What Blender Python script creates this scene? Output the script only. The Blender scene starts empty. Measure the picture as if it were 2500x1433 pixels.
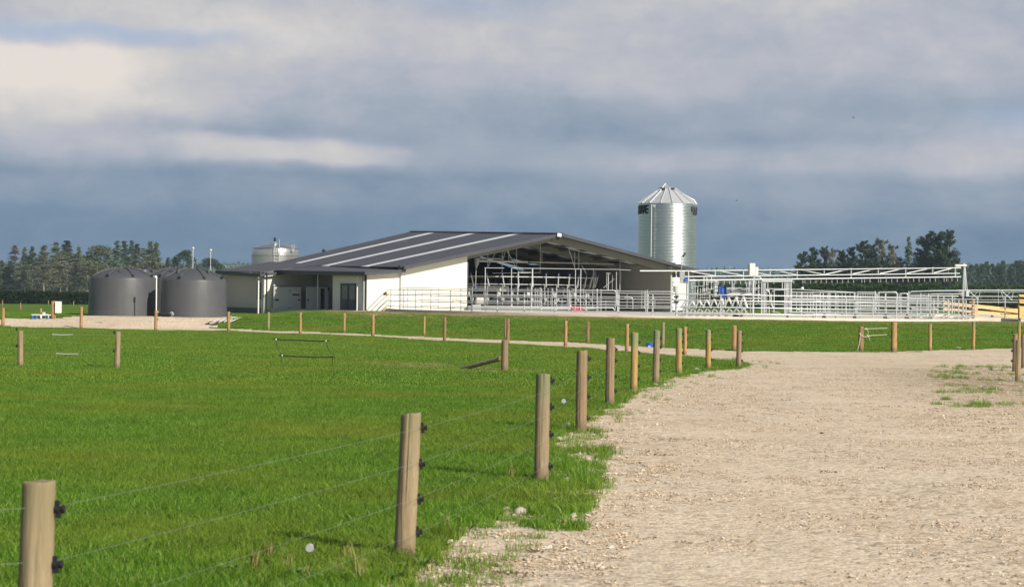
import bpy, bmesh, math, random
import numpy as np
from mathutils import Vector, Matrix

random.seed(7); rng = np.random.default_rng(7)
R = math.radians
scene = bpy.context.scene
COL = scene.collection

# ------------------------------------------------------------------ camera
CAM_H = 2.15            # eye height above the lane
FPX = 5000.0            # focal length in pixels of the 2500 px wide photograph
ROLL = R(0.6)
cr, sr = math.cos(ROLL), math.sin(ROLL)
cam_d = bpy.data.cameras.new('camera'); cam = bpy.data.objects.new('camera', cam_d); COL.objects.link(cam)
cam.location = (0, 0, CAM_H)
cam.rotation_mode = 'XYZ'
cam.matrix_world = Matrix.Translation((0, 0, CAM_H)) @ Matrix.Rotation(R(90), 4, 'X') @ Matrix.Rotation(ROLL, 4, 'Z')
cam_d.sensor_width = 36; cam_d.lens = 72.0
cam_d.clip_start = 0.5; cam_d.clip_end = 12000
cam_d.dof.use_dof = True; cam_d.dof.focus_distance = 90; cam_d.dof.aperture_fstop = 6.3
scene.camera = cam

# ------------------------------------------------------------------ render settings
scene.render.engine = 'CYCLES'
scene.view_settings.view_transform = 'Standard'
scene.view_settings.look = 'None'
scene.view_settings.exposure = 0.14
scene.view_settings.gamma = 1.0
scene.view_settings.use_curve_mapping = False
cy = scene.cycles
cy.use_denoising = True
cy.max_bounces = 6; cy.diffuse_bounces = 3; cy.glossy_bounces = 3; cy.transmission_bounces = 4
cy.volume_bounces = 0; cy.transparent_max_bounces = 8
cy.sample_clamp_indirect = 6.0

# ------------------------------------------------------------------ world + sun
SUN_AZ = R(138)      # clockwise from +Y (the view direction); behind the camera, to its right
SUN_EL = R(31)
world = bpy.data.worlds.new('World'); scene.world = world; world.use_nodes = True
nt = world.node_tree; nt.nodes.clear(); L = nt.links

class N:
    """tiny helper to write shader arithmetic"""
    def __init__(s, tree): s.t = tree
    def new(s, t, **k):
        n = s.t.nodes.new(t)
        for a, b in k.items(): setattr(n, a, b)
        return n
    def put(s, sock, v):
        if isinstance(v, (int, float)): sock.default_value = v
        elif isinstance(v, (tuple, list)): sock.default_value = tuple(v)
        else: s.t.links.new(v, sock)
    def m(s, op, a, b=0.0, c=0.0, clamp=False):
        n = s.new('ShaderNodeMath', operation=op, use_clamp=clamp)
        s.put(n.inputs[0], a); s.put(n.inputs[1], b); s.put(n.inputs[2], c)
        return n.outputs[0]
    def ramp(s, fac, stops, interp='LINEAR'):
        n = s.new('ShaderNodeValToRGB'); cr_ = n.color_ramp; cr_.interpolation = interp
        while len(cr_.elements) > 1: cr_.elements.remove(cr_.elements[-1])
        cr_.elements[0].position = stops[0][0]; cr_.elements[0].color = (*stops[0][1], 1)
        for p, c in stops[1:]:
            e = cr_.elements.new(p); e.color = (*c, 1)
        s.put(n.inputs[0], fac); return n.outputs[0]
    def noise(s, vec, scale, detail=3, rough=.5, dist=0.0, out=0):
        n = s.new('ShaderNodeTexNoise'); s.put(n.inputs['Scale'], scale); n.inputs['Detail'].default_value = detail
        n.inputs['Roughness'].default_value = rough; n.inputs['Distortion'].default_value = dist
        if vec is not None: s.t.links.new(vec, n.inputs['Vector'])
        return n.outputs[out]
    def comb(s, x, y, z=0.0):
        n = s.new('ShaderNodeCombineXYZ'); s.put(n.inputs[0], x); s.put(n.inputs[1], y); s.put(n.inputs[2], z); return n.outputs[0]
    def mix(s, f, a, b, mode='MIX'):
        n = s.new('ShaderNodeMix', data_type='RGBA', blend_type=mode)
        s.put(n.inputs[0], f)
        for sock, v in ((n.inputs[6], a), (n.inputs[7], b)):
            if isinstance(v, tuple): sock.default_value = (*v[:3], 1)
            else: s.t.links.new(v, sock)
        return n.outputs[2]

def lin(r, g, b):
    return tuple(((c/255)/12.92 if c/255 <= .04045 else ((c/255+.055)/1.055)**2.4) for c in (r, g, b))

w = N(nt)
tc = w.new('ShaderNodeTexCoord'); sp = w.new('ShaderNodeSeparateXYZ'); L.new(tc.outputs['Generated'], sp.inputs[0])
dX, dY, dZ = sp.outputs
U = w.m('ARCTAN2', dX, dY)                   # azimuth, 0 = straight ahead
V = w.m('ADD', dZ, w.m('MULTIPLY', dX, 0.0105))
pv = w.comb(w.m('MULTIPLY', U, 10.0), w.m('MULTIPLY', V, 20.0), 0.3)
warp = w.m('SUBTRACT', w.noise(pv, 1.8, 3, .5), .5)
warp2 = w.m('SUBTRACT', w.noise(pv, 1.3, 4, .6, 0.3), .5)
Uw = w.m('ADD', U, w.m('MULTIPLY', warp2, 0.07))
Vw = w.m('ADD', V, w.m('MULTIPLY', warp, 0.016))
def blob(px, py, sx, sy, pw=2.0):
    a = w.m('DIVIDE', w.m('SUBTRACT', Uw, (px-1250)/5000), sx/5000)
    b = w.m('DIVIDE', w.m('SUBTRACT', Vw, (717-py)/5000), sy/5000)
    q = w.m('ADD', w.m('POWER', w.m('ABSOLUTE', a), pw), w.m('POWER', w.m('ABSOLUTE', b), pw))
    return w.m('EXPONENT', w.m('MULTIPLY', q, -1.0))
def yv(py): return (717-py)/5000
t_base = w.ramp(w.m('MULTIPLY', w.m('ADD', V, w.m('MULTIPLY', warp, 0.010)), 4.0, clamp=True), [
    (0.0, (.16,)*3), (yv(620)*4, (.17,)*3), (yv(520)*4, (.27,)*3), (yv(440)*4, (.34,)*3), (yv(405)*4, (.50,)*3),
    (yv(300)*4, (.55,)*3), (yv(150)*4, (.63,)*3), (yv(0)*4, (.62,)*3), (.8, (.6,)*3), (1, (.62,)*3)])
t = t_base
fine = w.m('SUBTRACT', w.noise(w.comb(w.m('MULTIPLY', U, 12.0), w.m('MULTIPLY', V, 19.0), 1.7), 2.0, 8, .62, .25), .5)
mid = w.m('SUBTRACT', w.noise(w.comb(w.m('MULTIPLY', U, 3.0), w.m('MULTIPLY', V, 16.0), 4.1), 2.0, 5, .55, .2), .5)
t = w.m('ADD', t, w.m('MULTIPLY', fine, .38))
t = w.m('ADD', t, w.m('MULTIPLY', mid, .30))
puff = w.m('SUBTRACT', w.noise(w.comb(w.m('MULTIPLY', U, 30.0), w.m('MULTIPLY', V, 42.0), 7.7), 2.0, 6, .55, .6), .5)
t = w.m('ADD', t, w.m('MULTIPLY', puff, w.m('MULTIPLY', w.m('SUBTRACT', t, .25, clamp=True), .38)))
for (px, py, sx, sy, amp, pw) in [
    (60, 240, 420, 110, .36, 3.0), (100, 190, 200, 45, .16, 2), (700, 382, 300, 34, .30, 4.0), (640, 90, 230, 85, .20, 2), (330, 40, 260, 50, .14, 2),
    (1770, 0, 330, 60, .18, 2), (1560, 205, 280, 45, .12, 2), (2370, 360, 260, 60, .18, 2.5), (1950, 380, 340, 40, .08, 2),
    (1050, 100, 300, 60, .06, 2), (2250, 90, 360, 90, .06, 2), (1350, 290, 420, 50, -.14, 2), (1700, 330, 600, 28, -.12, 2),
    (230, 125, 360, 24, -.15, 2.5), (1700, 470, 700, 30, .07, 2), (600, 330, 300, 25, -.10, 2), (2300, 250, 400, 30, -.08, 2),
    (500, 570, 900, 70, -.06, 2), (300, 440, 900, 20, -.05, 2), (450, 120, 500, 60, .05, 2)]:
    t = w.m('ADD', t, w.m('MULTIPLY', blob(px, py, sx, sy, pw), amp))
cloud = w.ramp(t, [(0.0, lin(84, 113, 143)), (.2, lin(113, 136, 160)), (.36, lin(139, 154, 172)), (.52, lin(157, 167, 182)),
                   (.66, lin(178, 181, 191)), (.82, lin(200, 198, 198)), (1.0, lin(224, 216, 209))])
gap = w.m('MULTIPLY', blob(150, 118, 420, 24, 2.5), .5, clamp=True)
gap = w.m('ADD', gap, w.m('MULTIPLY', blob(2490, 290, 160, 40), .3), clamp=True)
gap = w.m('ADD', gap, w.m('MULTIPLY', blob(1120, 20, 160, 25), .2), clamp=True)
cloud = w.mix(gap, cloud, lin(160, 184, 216))
sky = w.new('ShaderNodeTexSky', sky_type='NISHITA'); sky.sun_disc = False
sky.sun_elevation = SUN_EL; sky.sun_rotation = SUN_AZ; sky.air_density = 1.0; sky.dust_density = .6
skyc = w.mix(1.0, sky.outputs[0], (.062, .062, .062), 'MULTIPLY')
sundot = w.m('ADD', w.m('MULTIPLY', dX, math.sin(SUN_AZ)), w.m('MULTIPLY', dY, math.cos(SUN_AZ)))
high = w.m('ADD', w.m('MULTIPLY', w.m('SUBTRACT', dZ, .15), 3.0, clamp=True), w.m('MULTIPLY', w.m('ADD', sundot, -.1), 2.5, clamp=True), clamp=True)   # the cloud bank opens into blue overhead and on the sun's side
breaks = w.m('MULTIPLY', w.m('SUBTRACT', w.noise(tc.outputs['Generated'], 3.0, 5, .55), .30), 5.0, clamp=True)
final = w.mix(w.m('MULTIPLY', high, breaks), cloud, skyc)
bg = w.new('ShaderNodeBackground'); L.new(final, bg.inputs[0]); bg.inputs[1].default_value = 0.97
wo = w.new('ShaderNodeOutputWorld'); L.new(bg.outputs[0], wo.inputs[0])

sd = bpy.data.lights.new('sun', 'SUN'); sun = bpy.data.objects.new('sun', sd); COL.objects.link(sun)
sd.energy = 4.9; sd.angle = R(0.53); sd.color = (1.0, .93, .80)
to_sun = Vector((math.sin(SUN_AZ)*math.cos(SUN_EL), math.cos(SUN_AZ)*math.cos(SUN_EL), math.sin(SUN_EL)))
sun.rotation_mode = 'QUATERNION'; sun.rotation_quaternion = to_sun.to_track_quat('Z', 'Y')
sun.location = to_sun*60

# ------------------------------------------------------------------ measuring helpers (photo pixel + distance -> place)
def P(x, y, Y):
    dx = x-1250; dy = 716.5-y
    a = dx*cr-dy*sr; b = dy*cr+dx*sr
    return Vector((a/FPX*Y, Y, CAM_H+b/FPX*Y))
def proj(X, Y, z):
    a = X/Y*FPX; b = (z-CAM_H)/Y*FPX
    dx = a*cr+b*sr; dy = b*cr-a*sr
    return 1250+dx, 716.5-dy
def flat(x, y, z=0.0):
    p = P(x, y, 1.0); b = p.z-CAM_H
    Y = (z-CAM_H)/b
    return (p.x*Y, Y)

# ------------------------------------------------------------------ terrain
_toe = [flat(*q) for q in [(-1200, 790), (0, 800), (300, 804), (560, 803), (650, 807), (840, 812), (1100, 824), (1300, 833), (1500, 842),
        (1700, 852), (1830, 857), (2100, 860), (2300, 857), (2500, 851), (3400, 835)]]
TX = np.array([q[0] for q in _toe]); TY = np.array([q[1] for q in _toe])
CC = P(1657, 717, 131.0); CX, CY, CR = CC.x, CC.y, 18.5
def zpad(X): return 0.95-0.0065*(np.asarray(X)-CX)
def sstep(t):
    t = np.clip(t, 0, 1); return t*t*(3-2*t)
def terrain(X, Y):
    X = np.asarray(X, float); Y = np.asarray(Y, float)
    yl = np.interp(X, TX, TY)
    yp = np.interp(X, [-60, -19, -15.5, -13.2, -9, 29, 32], [117, 117, 118, 123, 125, 126, 124])
    d = np.clip((CR+1.0)**2-(X-CX)**2, 0, None)
    yc = np.where(d > 0, CY-np.sqrt(d), 999)
    yp = np.minimum(yp, yc); yp = np.maximum(yp, yl+6)
    zp = np.interp(X, [-60, -40, -19, -15.5, -12.5, -8, 10, 30, 45, 90], [.2, .6, .6, .62, .93, .93, .83, .70, .6, 0])
    s = sstep((Y-yl)/(yp-yl))
    back = 1-sstep((Y-np.where(X < -22, 135, 185))/60)
    return zp*s*back
def tz(X, Y): return float(terrain(X, Y))
def ground_at(x, y):
    """first place where the line of sight through (x, y) meets the terrain"""
    p = P(x, y, 1.0); Ys = np.linspace(6, 420, 20000); Xs = p.x*Ys; Zs = CAM_H+(p.z-CAM_H)*Ys
    i = int(np.argmax(Zs <= terrain(Xs, Ys)))
    return Vector((float(Xs[i]), float(Ys[i]), tz(Xs[i], Ys[i])))

def vnoise(x, y, seed=0):
    x = np.asarray(x, float); y = np.asarray(y, float)
    xi = np.floor(x).astype(np.int64); yi = np.floor(y).astype(np.int64); fx = x-xi; fy = y-yi
    fx = fx*fx*(3-2*fx); fy = fy*fy*(3-2*fy)
    def h(a, b):
        n = (a*374761393+b*668265263+seed*1274126177) & 0xffffffff
        n = ((n ^ (n >> 13))*1274126177) & 0xffffffff
        return ((n ^ (n >> 16)) & 0xffff)/65535.0
    return (h(xi, yi)*(1-fx)+h(xi+1, yi)*fx)*(1-fy)+(h(xi, yi+1)*(1-fx)+h(xi+1, yi+1)*fx)*fy

# ------------------------------------------------------------------ materials
MATS = {}
def base_mat(name):
    m = bpy.data.materials.new(name); m.use_nodes = True
    t_ = m.node_tree; b = t_.nodes['Principled BSDF']; MATS[name] = m
    return m, N(t_), b
def simple(name, col, rough=.6, metal=0.0, var=.12, scale=3.0, bump=0.0, bscale=40.0, dirt=None, spec=None):
    m, n, b = base_mat(name)
    tcn = n.new('ShaderNodeTexCoord').outputs['Object']
    f = n.noise(tcn, scale, 5, .6)
    lo = tuple(c*(1-var) for c in col); hi = tuple(min(1, c*(1+var)) for c in col)
    c = n.mix(f, lo, hi)
    if dirt:
        g = n.m('MULTIPLY', n.m('SUBTRACT', n.noise(tcn, scale*.6, 6, .7), .52), 5.0, clamp=True)
        c = n.mix(n.m('MULTIPLY', g, dirt[1]), c, dirt[0])
    n.put(b.inputs['Base Color'], c); b.inputs['Metallic'].default_value = metal
    rr = n.m('ADD', rough-.06, n.m('MULTIPLY', f, .12)); n.put(b.inputs['Roughness'], rr)
    if spec is not None: b.inputs['Specular IOR Level'].default_value = spec
    if bump:
        bp = n.new('ShaderNodeBump'); bp.inputs['Strength'].default_value = bump; bp.inputs['Distance'].default_value = .02
        n.put(bp.inputs['Height'], n.noise(tcn, bscale, 4, .6)); n.t.links.new(bp.outputs[0], b.inputs['Normal'])
    return m

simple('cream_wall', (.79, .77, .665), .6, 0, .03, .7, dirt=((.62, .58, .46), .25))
simple('shade_wall', (.38, .375, .34), .65, 0, .05, .7)  # cream wall darkened: the shade on these walls is put into the colour
simple('roof_iron', (.060, .063, .078), .45, .15, .14, .8, dirt=((.11, .105, .10), .4))
simple('fascia_iron', (.022, .022, .03), .4, .1, .1, 2)
simple('trim_white', (.78, .78, .75), .5, 0, .05, 3)
simple('pipe_white', (.72, .70, .66), .5, 0, .05, 3)
simple('dark_steel', (.03, .035, .05), .45, .2)
simple('black_plastic', (.012, .012, .015), .5)
simple('galvanised', (.60, .62, .64), .45, .40, .14, 6)
simple('galvanised_matt', (.38, .40, .41), .6, .15, .12, 4)
simple('rafter_steel', (.24, .245, .215), .6, .1, .18, 1.2)
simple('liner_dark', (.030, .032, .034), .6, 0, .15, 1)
simple('stainless', (.56, .55, .53), .32, .80, .06, 2)
simple('silo_steel', (.66, .69, .74), .30, .92, .10, 1.2)
simple('tank_plastic', (.080, .083, .092), .48, 0, .12, .5, .05, 12, dirt=((.12, .12, .12), .4))
simple('concrete', (.70, .64, .54), .85, 0, .12, 1.2, .25, 30, dirt=((.36, .33, .28), .5))
simple('concrete_grey', (.36, .35, .33), .85, 0, .15, 2, .25, 30)
simple('cabinet', (.50, .50, .48), .5, 0, .04, 2)
simple('cabinet_white', (.82, .81, .74), .45, 0, .03, 2)
simple('blue_plastic', (.02, .13, .55), .45)
simple('blue_cap', (.03, .035, .22), .5)
simple('red_plastic', (.55, .05, .09), .45)
simple('yellow_float', (.78, .78, .30), .5)
simple('glass_dark', (.05, .055, .06), .12, 0, .1)
simple('window_glass', (.16, .165, .16), .15, 0, .1)
simple('label_white', (.6, .6, .62), .5)
simple('print_black', (.025, .03, .035), .55, .2)
simple('rope', (.72, .68, .58), .8)
simple('wire', (.30, .33, .31), .5, .5)
simple('timber_new', (.82, .52, .20), .7, 0, .16, 5, .2, 30)
simple('stone_pale', (.46, .40, .33), .85, 0, .2, 6, .4, 20)
simple('stone_red', (.38, .25, .18), .85, 0, .25, 6, .4, 20)
simple('feather_brown', (.07, .035, .022), .8, 0, .3, 12)
simple('feather_tan', (.40, .27, .13), .8, 0, .3, 12)
simple('bark', (.24, .20, .17), .9, 0, .3, 1.5)
simple('rust_brown', (.12, .05, .025), .8)
m, n, b = base_mat('rooflight')
b.inputs['Base Color'].default_value = (.92, .93, .93, 1); b.inputs['Roughness'].default_value = .5
tr = n.new('ShaderNodeBsdfTranslucent'); tr.inputs[0].default_value = (.75, .80, .82, 1)
mx = n.new('ShaderNodeMixShader'); mx.inputs[0].default_value = .28
n.t.links.new(b.outputs[0], mx.inputs[1]); n.t.links.new(tr.outputs[0], mx.inputs[2])
n.t.links.new(mx.outputs[0], n.t.nodes['Material Output'].inputs[0])

def wood(name, col, top=None, streak=.6, soil=.6):
    m, n, b = base_mat(name)
    tcn = n.new('ShaderNodeTexCoord').outputs['Object']
    mp = n.new('ShaderNodeMapping'); n.t.links.new(tcn, mp.inputs[0]); mp.inputs['Scale'].default_value = (14, 14, 1.6)
    f = n.noise(mp.outputs[0], 2.5, 6, .65, .6)
    f2 = n.noise(tcn, 3.0, 4, .6)
    c = n.mix(f, tuple(x*(1-streak) for x in col), tuple(min(1, x*(1+streak*.75)) for x in col))
    blot = n.m('MULTIPLY', n.m('SUBTRACT', f2, .46), 4.0, clamp=True)
    c = n.mix(n.m('MULTIPLY', blot, .55), c, (col[0]*.62, col[1]*.66, col[2]*.66))
    mp2 = n.new('ShaderNodeMapping'); n.t.links.new(tcn, mp2.inputs[0]); mp2.inputs['Scale'].default_value = (30, 30, .9)
    crack = n.m('LESS_THAN', n.noise(mp2.outputs[0], 1.0, 2, .5), .37)
    c = n.mix(n.m('MULTIPLY', crack, .7), c, tuple(x*.3 for x in col))
    vo = n.new('ShaderNodeTexVoronoi'); vo.inputs['Scale'].default_value = 2.4; n.t.links.new(tcn, vo.inputs['Vector'])
    knot = n.m('LESS_THAN', n.m('ADD', vo.outputs['Distance'], n.m('MULTIPLY', f, .08)), .16)
    c = n.mix(n.m('MULTIPLY', knot, .45), c, tuple(x*.4 for x in col))
    if top:
        s_ = n.new('ShaderNodeSeparateXYZ'); n.t.links.new(tcn, s_.inputs[0])
        k = n.m('MULTIPLY', n.m('SUBTRACT', s_.outputs[2], .80), 3.0, clamp=True)
        k = n.m('MULTIPLY', k, n.m('ADD', f, .35), clamp=True)
        c = n.mix(k, c, top)
    s3 = n.new('ShaderNodeSeparateXYZ'); n.t.links.new(tcn, s3.inputs[0]); foot = n.m('MULTIPLY', n.m('SUBTRACT', n.m('ADD', .16, n.m('MULTIPLY', f2, .12)), s3.outputs[2]), 9.0, clamp=True)
    c = n.mix(n.m('MULTIPLY', foot, soil), c, (.16, .12, .075))
    n.put(b.inputs['Base Color'], c); b.inputs['Roughness'].default_value = .85; b.inputs['Specular IOR Level'].default_value = .25
    bp = n.new('ShaderNodeBump'); bp.inputs['Strength'].default_value = .5; bp.inputs['Distance'].default_value = .01
    n.put(bp.inputs['Height'], f); n.t.links.new(bp.outputs[0], b.inputs['Normal'])
wood('wood_grey', (.30, .215, .13)); wood('wood_pale', (.35, .27, .165), (.25, .21, .12)); wood('wood_orange', (.44, .265, .12))
wood('wood_yellow', (.44, .29, .105), (.20, .25, .13)); wood('wood_brown', (.30, .19, .105)); wood('wood_green', (.30, .27, .15), (.17, .23, .12))
wood('wood_grey_top', (.32, .245, .155), (.20, .21, .12))

wood('wood_rail', (.40, .30, .19), soil=0.0)
def leaf_mat(name, cols, rough=.7, trans=.15, locscale=None):
    """foliage: tone varies leaf by leaf and clump by clump"""
    m, n, b = base_mat(name)
    geo = n.new('ShaderNodeNewGeometry')
    f = geo.outputs['Random Per Island']
    c = n.ramp(f, [(0, cols[0]), (.5, cols[1]), (1, cols[2])])
    tcn = n.new('ShaderNodeTexCoord').outputs['Object']
    g = n.noise(tcn, locscale or .35, 3, .6)
    c = n.mix(n.m('MULTIPLY', n.m('SUBTRACT', g, .4), 2.2, clamp=True), c, tuple(x*.62 for x in cols[1]))
    oi = n.new('ShaderNodeObjectInfo')
    hv = n.new('ShaderNodeHueSaturation'); n.put(hv.inputs['Value'], n.m('ADD', .8, n.m('MULTIPLY', oi.outputs['Random'], .4)))
    n.put(hv.inputs['Hue'], n.m('ADD', .485, n.m('MULTIPLY', oi.outputs['Random'], .03))); n.t.links.new(c, hv.inputs['Color'])
    c = hv.outputs[0]
    n.put(b.inputs['Base Color'], c); b.inputs['Roughness'].default_value = rough; b.inputs['Specular IOR Level'].default_value = .2
    t2 = n.new('ShaderNodeBsdfTranslucent'); n.put(t2.inputs[0], c)
    mx = n.new('ShaderNodeMixShader'); mx.inputs[0].default_value = trans
    n.t.links.new(b.outputs[0], mx.inputs[1]); n.t.links.new(t2.outputs[0], mx.inputs[2])
    n.t.links.new(mx.outputs[0], n.t.nodes['Material Output'].inputs[0])
leaf_mat('needles_blue', ((.065, .12, .085), (.11, .18, .12), (.20, .27, .18)))
leaf_mat('needles_olive', ((.09, .125, .06), (.155, .19, .095), (.26, .27, .15)))
leaf_mat('needles_brown', ((.09, .065, .045), (.15, .105, .075), (.23, .17, .12)))
leaf_mat('needles_dark', ((.03, .06, .038), (.055, .095, .055), (.10, .145, .085)))
leaf_mat('needles_grey', ((.11, .13, .085), (.19, .20, .13), (.30, .29, .20)))
leaf_mat('hedge_leaf', ((.010, .028, .010), (.018, .045, .015), (.035, .075, .022)))
leaf_mat('bush_leaf', ((.03, .06, .015), (.05, .095, .025), (.09, .14, .04)))

def grass_blade_mat():
    m, n, b = base_mat('grass_blades')
    geo = n.new('ShaderNodeNewGeometry'); oi = n.new('ShaderNodeObjectInfo')
    c = n.ramp(geo.outputs['Random Per Island'], [(0, (.052, .142, .008)), (.45, (.108, .242, .016)), (.8, (.18, .325, .028)), (1, (.42, .50, .15))])
    loc = oi.outputs['Location']
    g = n.noise(loc, .22, 4, .6)
    c = n.mix(n.m('MULTIPLY', n.m('SUBTRACT', g, .45), 3.5, clamp=True), c, n.mix(geo.outputs['Random Per Island'], (.17, .23, .022), (.28, .32, .045)))
    g2 = n.noise(loc, 1.1, 3, .6)
    hv = n.new('ShaderNodeHueSaturation'); n.t.links.new(c, hv.inputs['Color'])
    n.put(hv.inputs['Value'], n.m('ADD', .40, n.m('ADD', n.m('MULTIPLY', g2, .80), n.m('MULTIPLY', n.noise(loc, 3.5, 2, .5), .42))))
    c = hv.outputs[0]
    n.put(b.inputs['Base Color'], c); b.inputs['Roughness'].default_value = .55; b.inputs['Specular IOR Level'].default_value = .2
    t2 = n.new('ShaderNodeBsdfTranslucent'); n.put(t2.inputs[0], c)
    mx = n.new('ShaderNodeMixShader'); mx.inputs[0].default_value = .3
    n.t.links.new(b.outputs[0], mx.inputs[1]); n.t.links.new(t2.outputs[0], mx.inputs[2])
    n.t.links.new(mx.outputs[0], n.t.nodes['Material Output'].inputs[0])
grass_blade_mat()
def plain_leaf(name, c0, c1):
    m, n, b = base_mat(name); geo = n.new('ShaderNodeNewGeometry')
    n.put(b.inputs['Base Color'], n.mix(geo.outputs['Random Per Island'], c0, c1)); b.inputs['Roughness'].default_value = .6
plain_leaf('weed_leaf', (.05, .13, .015), (.14, .20, .03)); plain_leaf('dry_stalk', (.24, .22, .09), (.36, .29, .13))
plain_leaf('dock_rust', (.15, .09, .03), (.22, .19, .05))

def pasture_mat():
    m, n, b = base_mat('pasture')
    tcn = n.new('ShaderNodeTexCoord').outputs['Object']
    f = n.noise(tcn, .22, 4, .6); g = n.noise(tcn, 1.1, 4, .6); h_ = n.noise(tcn, 14, 5, .7)
    c = n.mix(h_, (.04, .10, .008), (.125, .235, .018))
    c = n.mix(n.m('MULTIPLY', n.m('SUBTRACT', f, .45), 3.5, clamp=True), c, n.mix(h_, (.09, .14, .014), (.21, .27, .035)))
    hv = n.new('ShaderNodeHueSaturation'); n.t.links.new(c, hv.inputs['Color']); n.put(hv.inputs['Value'], n.m('ADD', .62, n.m('MULTIPLY', g, .76)))
    n.put(b.inputs['Base Color'], hv.outputs[0]); b.inputs['Roughness'].default_value = .9; b.inputs['Specular IOR Level'].default_value = .1
    bp = n.new('ShaderNodeBump'); bp.inputs['Strength'].default_value = .8; bp.inputs['Distance'].default_value = .05
    n.put(bp.inputs['Height'], h_); n.t.links.new(bp.outputs[0], b.inputs['Normal'])
pasture_mat()
def gravel_mat(name, c0, c1, c2):
    m, n, b = base_mat(name)
    tcn = n.new('ShaderNodeTexCoord').outputs['Object']
    v = n.new('ShaderNodeTexVoronoi'); v.inputs['Scale'].default_value = 24; n.t.links.new(tcn, v.inputs['Vector'])
    v2 = n.new('ShaderNodeTexVoronoi'); v2.inputs['Scale'].default_value = 9; n.t.links.new(tcn, v2.inputs['Vector'])
    s_ = n.new('ShaderNodeSeparateColor'); n.t.links.new(v.outputs['Color'], s_.inputs[0])
    s2 = n.new('ShaderNodeSeparateColor'); n.t.links.new(v2.outputs['Color'], s2.inputs[0])
    c = n.ramp(s_.outputs[0], [(0, tuple(x*.6 for x in c0)), (.10, c0), (.5, c1), (1, c2)])
    c = n.mix(n.m('MULTIPLY', n.m('GREATER_THAN', s2.outputs[1], .86), .5), c, tuple(x*.55 for x in c0))
    big = n.noise(tcn, .35, 5, .6)
    c = n.mix(n.m('MULTIPLY', n.m('SUBTRACT', big, .42), 2.6, clamp=True), c, n.mix(s_.outputs[1], c1, c2))
    mp = n.new('ShaderNodeMapping'); n.t.links.new(tcn, mp.inputs[0]); mp.inputs['Rotation'].default_value = (0, 0, R(-8)); mp.inputs['Scale'].default_value = (1.5, .22, 1)
    tracks = n.m('MULTIPLY', n.m('SUBTRACT', n.noise(mp.outputs[0], .8, 4, .6), .5), 3.0, clamp=True)
    c = n.mix(n.m('MULTIPLY', tracks, .6), c, (c1[0]*.80, c1[1]*.74, c1[2]*.68))
    grey = n.m('MULTIPLY', n.m('SUBTRACT', n.noise(tcn, .5, 5, .7), .5), 4.0, clamp=True)
    c = n.mix(n.m('MULTIPLY', grey, .22), c, n.mix(s_.outputs[2], (.40, .38, .34), (.62, .58, .50)))
    mud = n.m('MULTIPLY', n.m('SUBTRACT', n.noise(tcn, 1.7, 6, .75), .58), 9.0, clamp=True)
    c = n.mix(n.m('MULTIPLY', mud, .45), c, (.34, .24, .16))
    sx_ = n.new('ShaderNodeSeparateXYZ'); n.t.links.new(tcn, sx_.inputs[0])
    ex = n.m('POWER', n.m('ABSOLUTE', n.m('DIVIDE', n.m('SUBTRACT', sx_.outputs[0], 12.6), 2.6)), 2.0); ey = n.m('POWER', n.m('ABSOLUTE', n.m('DIVIDE', n.m('SUBTRACT', sx_.outputs[1], 52.0), 11.0)), 2.0)
    rough_patch = n.m('EXPONENT', n.m('MULTIPLY', n.m('ADD', ex, ey), -1.0))        # churned earthy patch near the corner posts
    rp = n.m('MULTIPLY', rough_patch, n.m('MULTIPLY', n.m('SUBTRACT', n.noise(tcn, 2.3, 6, .75), .36), 5.0, clamp=True), clamp=True)
    c = n.mix(n.m('MULTIPLY', rp, .95), c, n.mix(s_.outputs[1], (.15, .115, .06), (.36, .28, .17)))
    n.put(b.inputs['Base Color'], c); b.inputs['Roughness'].default_value = .92; b.inputs['Specular IOR Level'].default_value = .15
    bp = n.new('ShaderNodeBump'); bp.inputs['Strength'].default_value = .7; bp.inputs['Distance'].default_value = .012
    hh = n.m('ADD', n.m('MULTIPLY', v.outputs['Distance'], -1.0), n.m('MULTIPLY', v2.outputs['Distance'], -1.4))
    n.put(bp.inputs['Height'], hh); n.t.links.new(bp.outputs[0], b.inputs['Normal'])
gravel_mat('gravel', (.52, .41, .285), (.67, .54, .395), (.84, .715, .55))
def stones_mat():
    m, n, b = base_mat('stone_mix')
    geo = n.new('ShaderNodeNewGeometry')
    c = n.ramp(geo.outputs['Random Per Island'], [(0, (.22, .17, .12)), (.12, (.42, .32, .22)), (.5, (.62, .49, .35)), (.8, (.52, .48, .42)), (1, (.80, .69, .55))])
    n.put(b.inputs['Base Color'], c); b.inputs['Roughness'].default_value = .9; b.inputs['Specular IOR Level'].default_value = .2
stones_mat()

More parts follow.
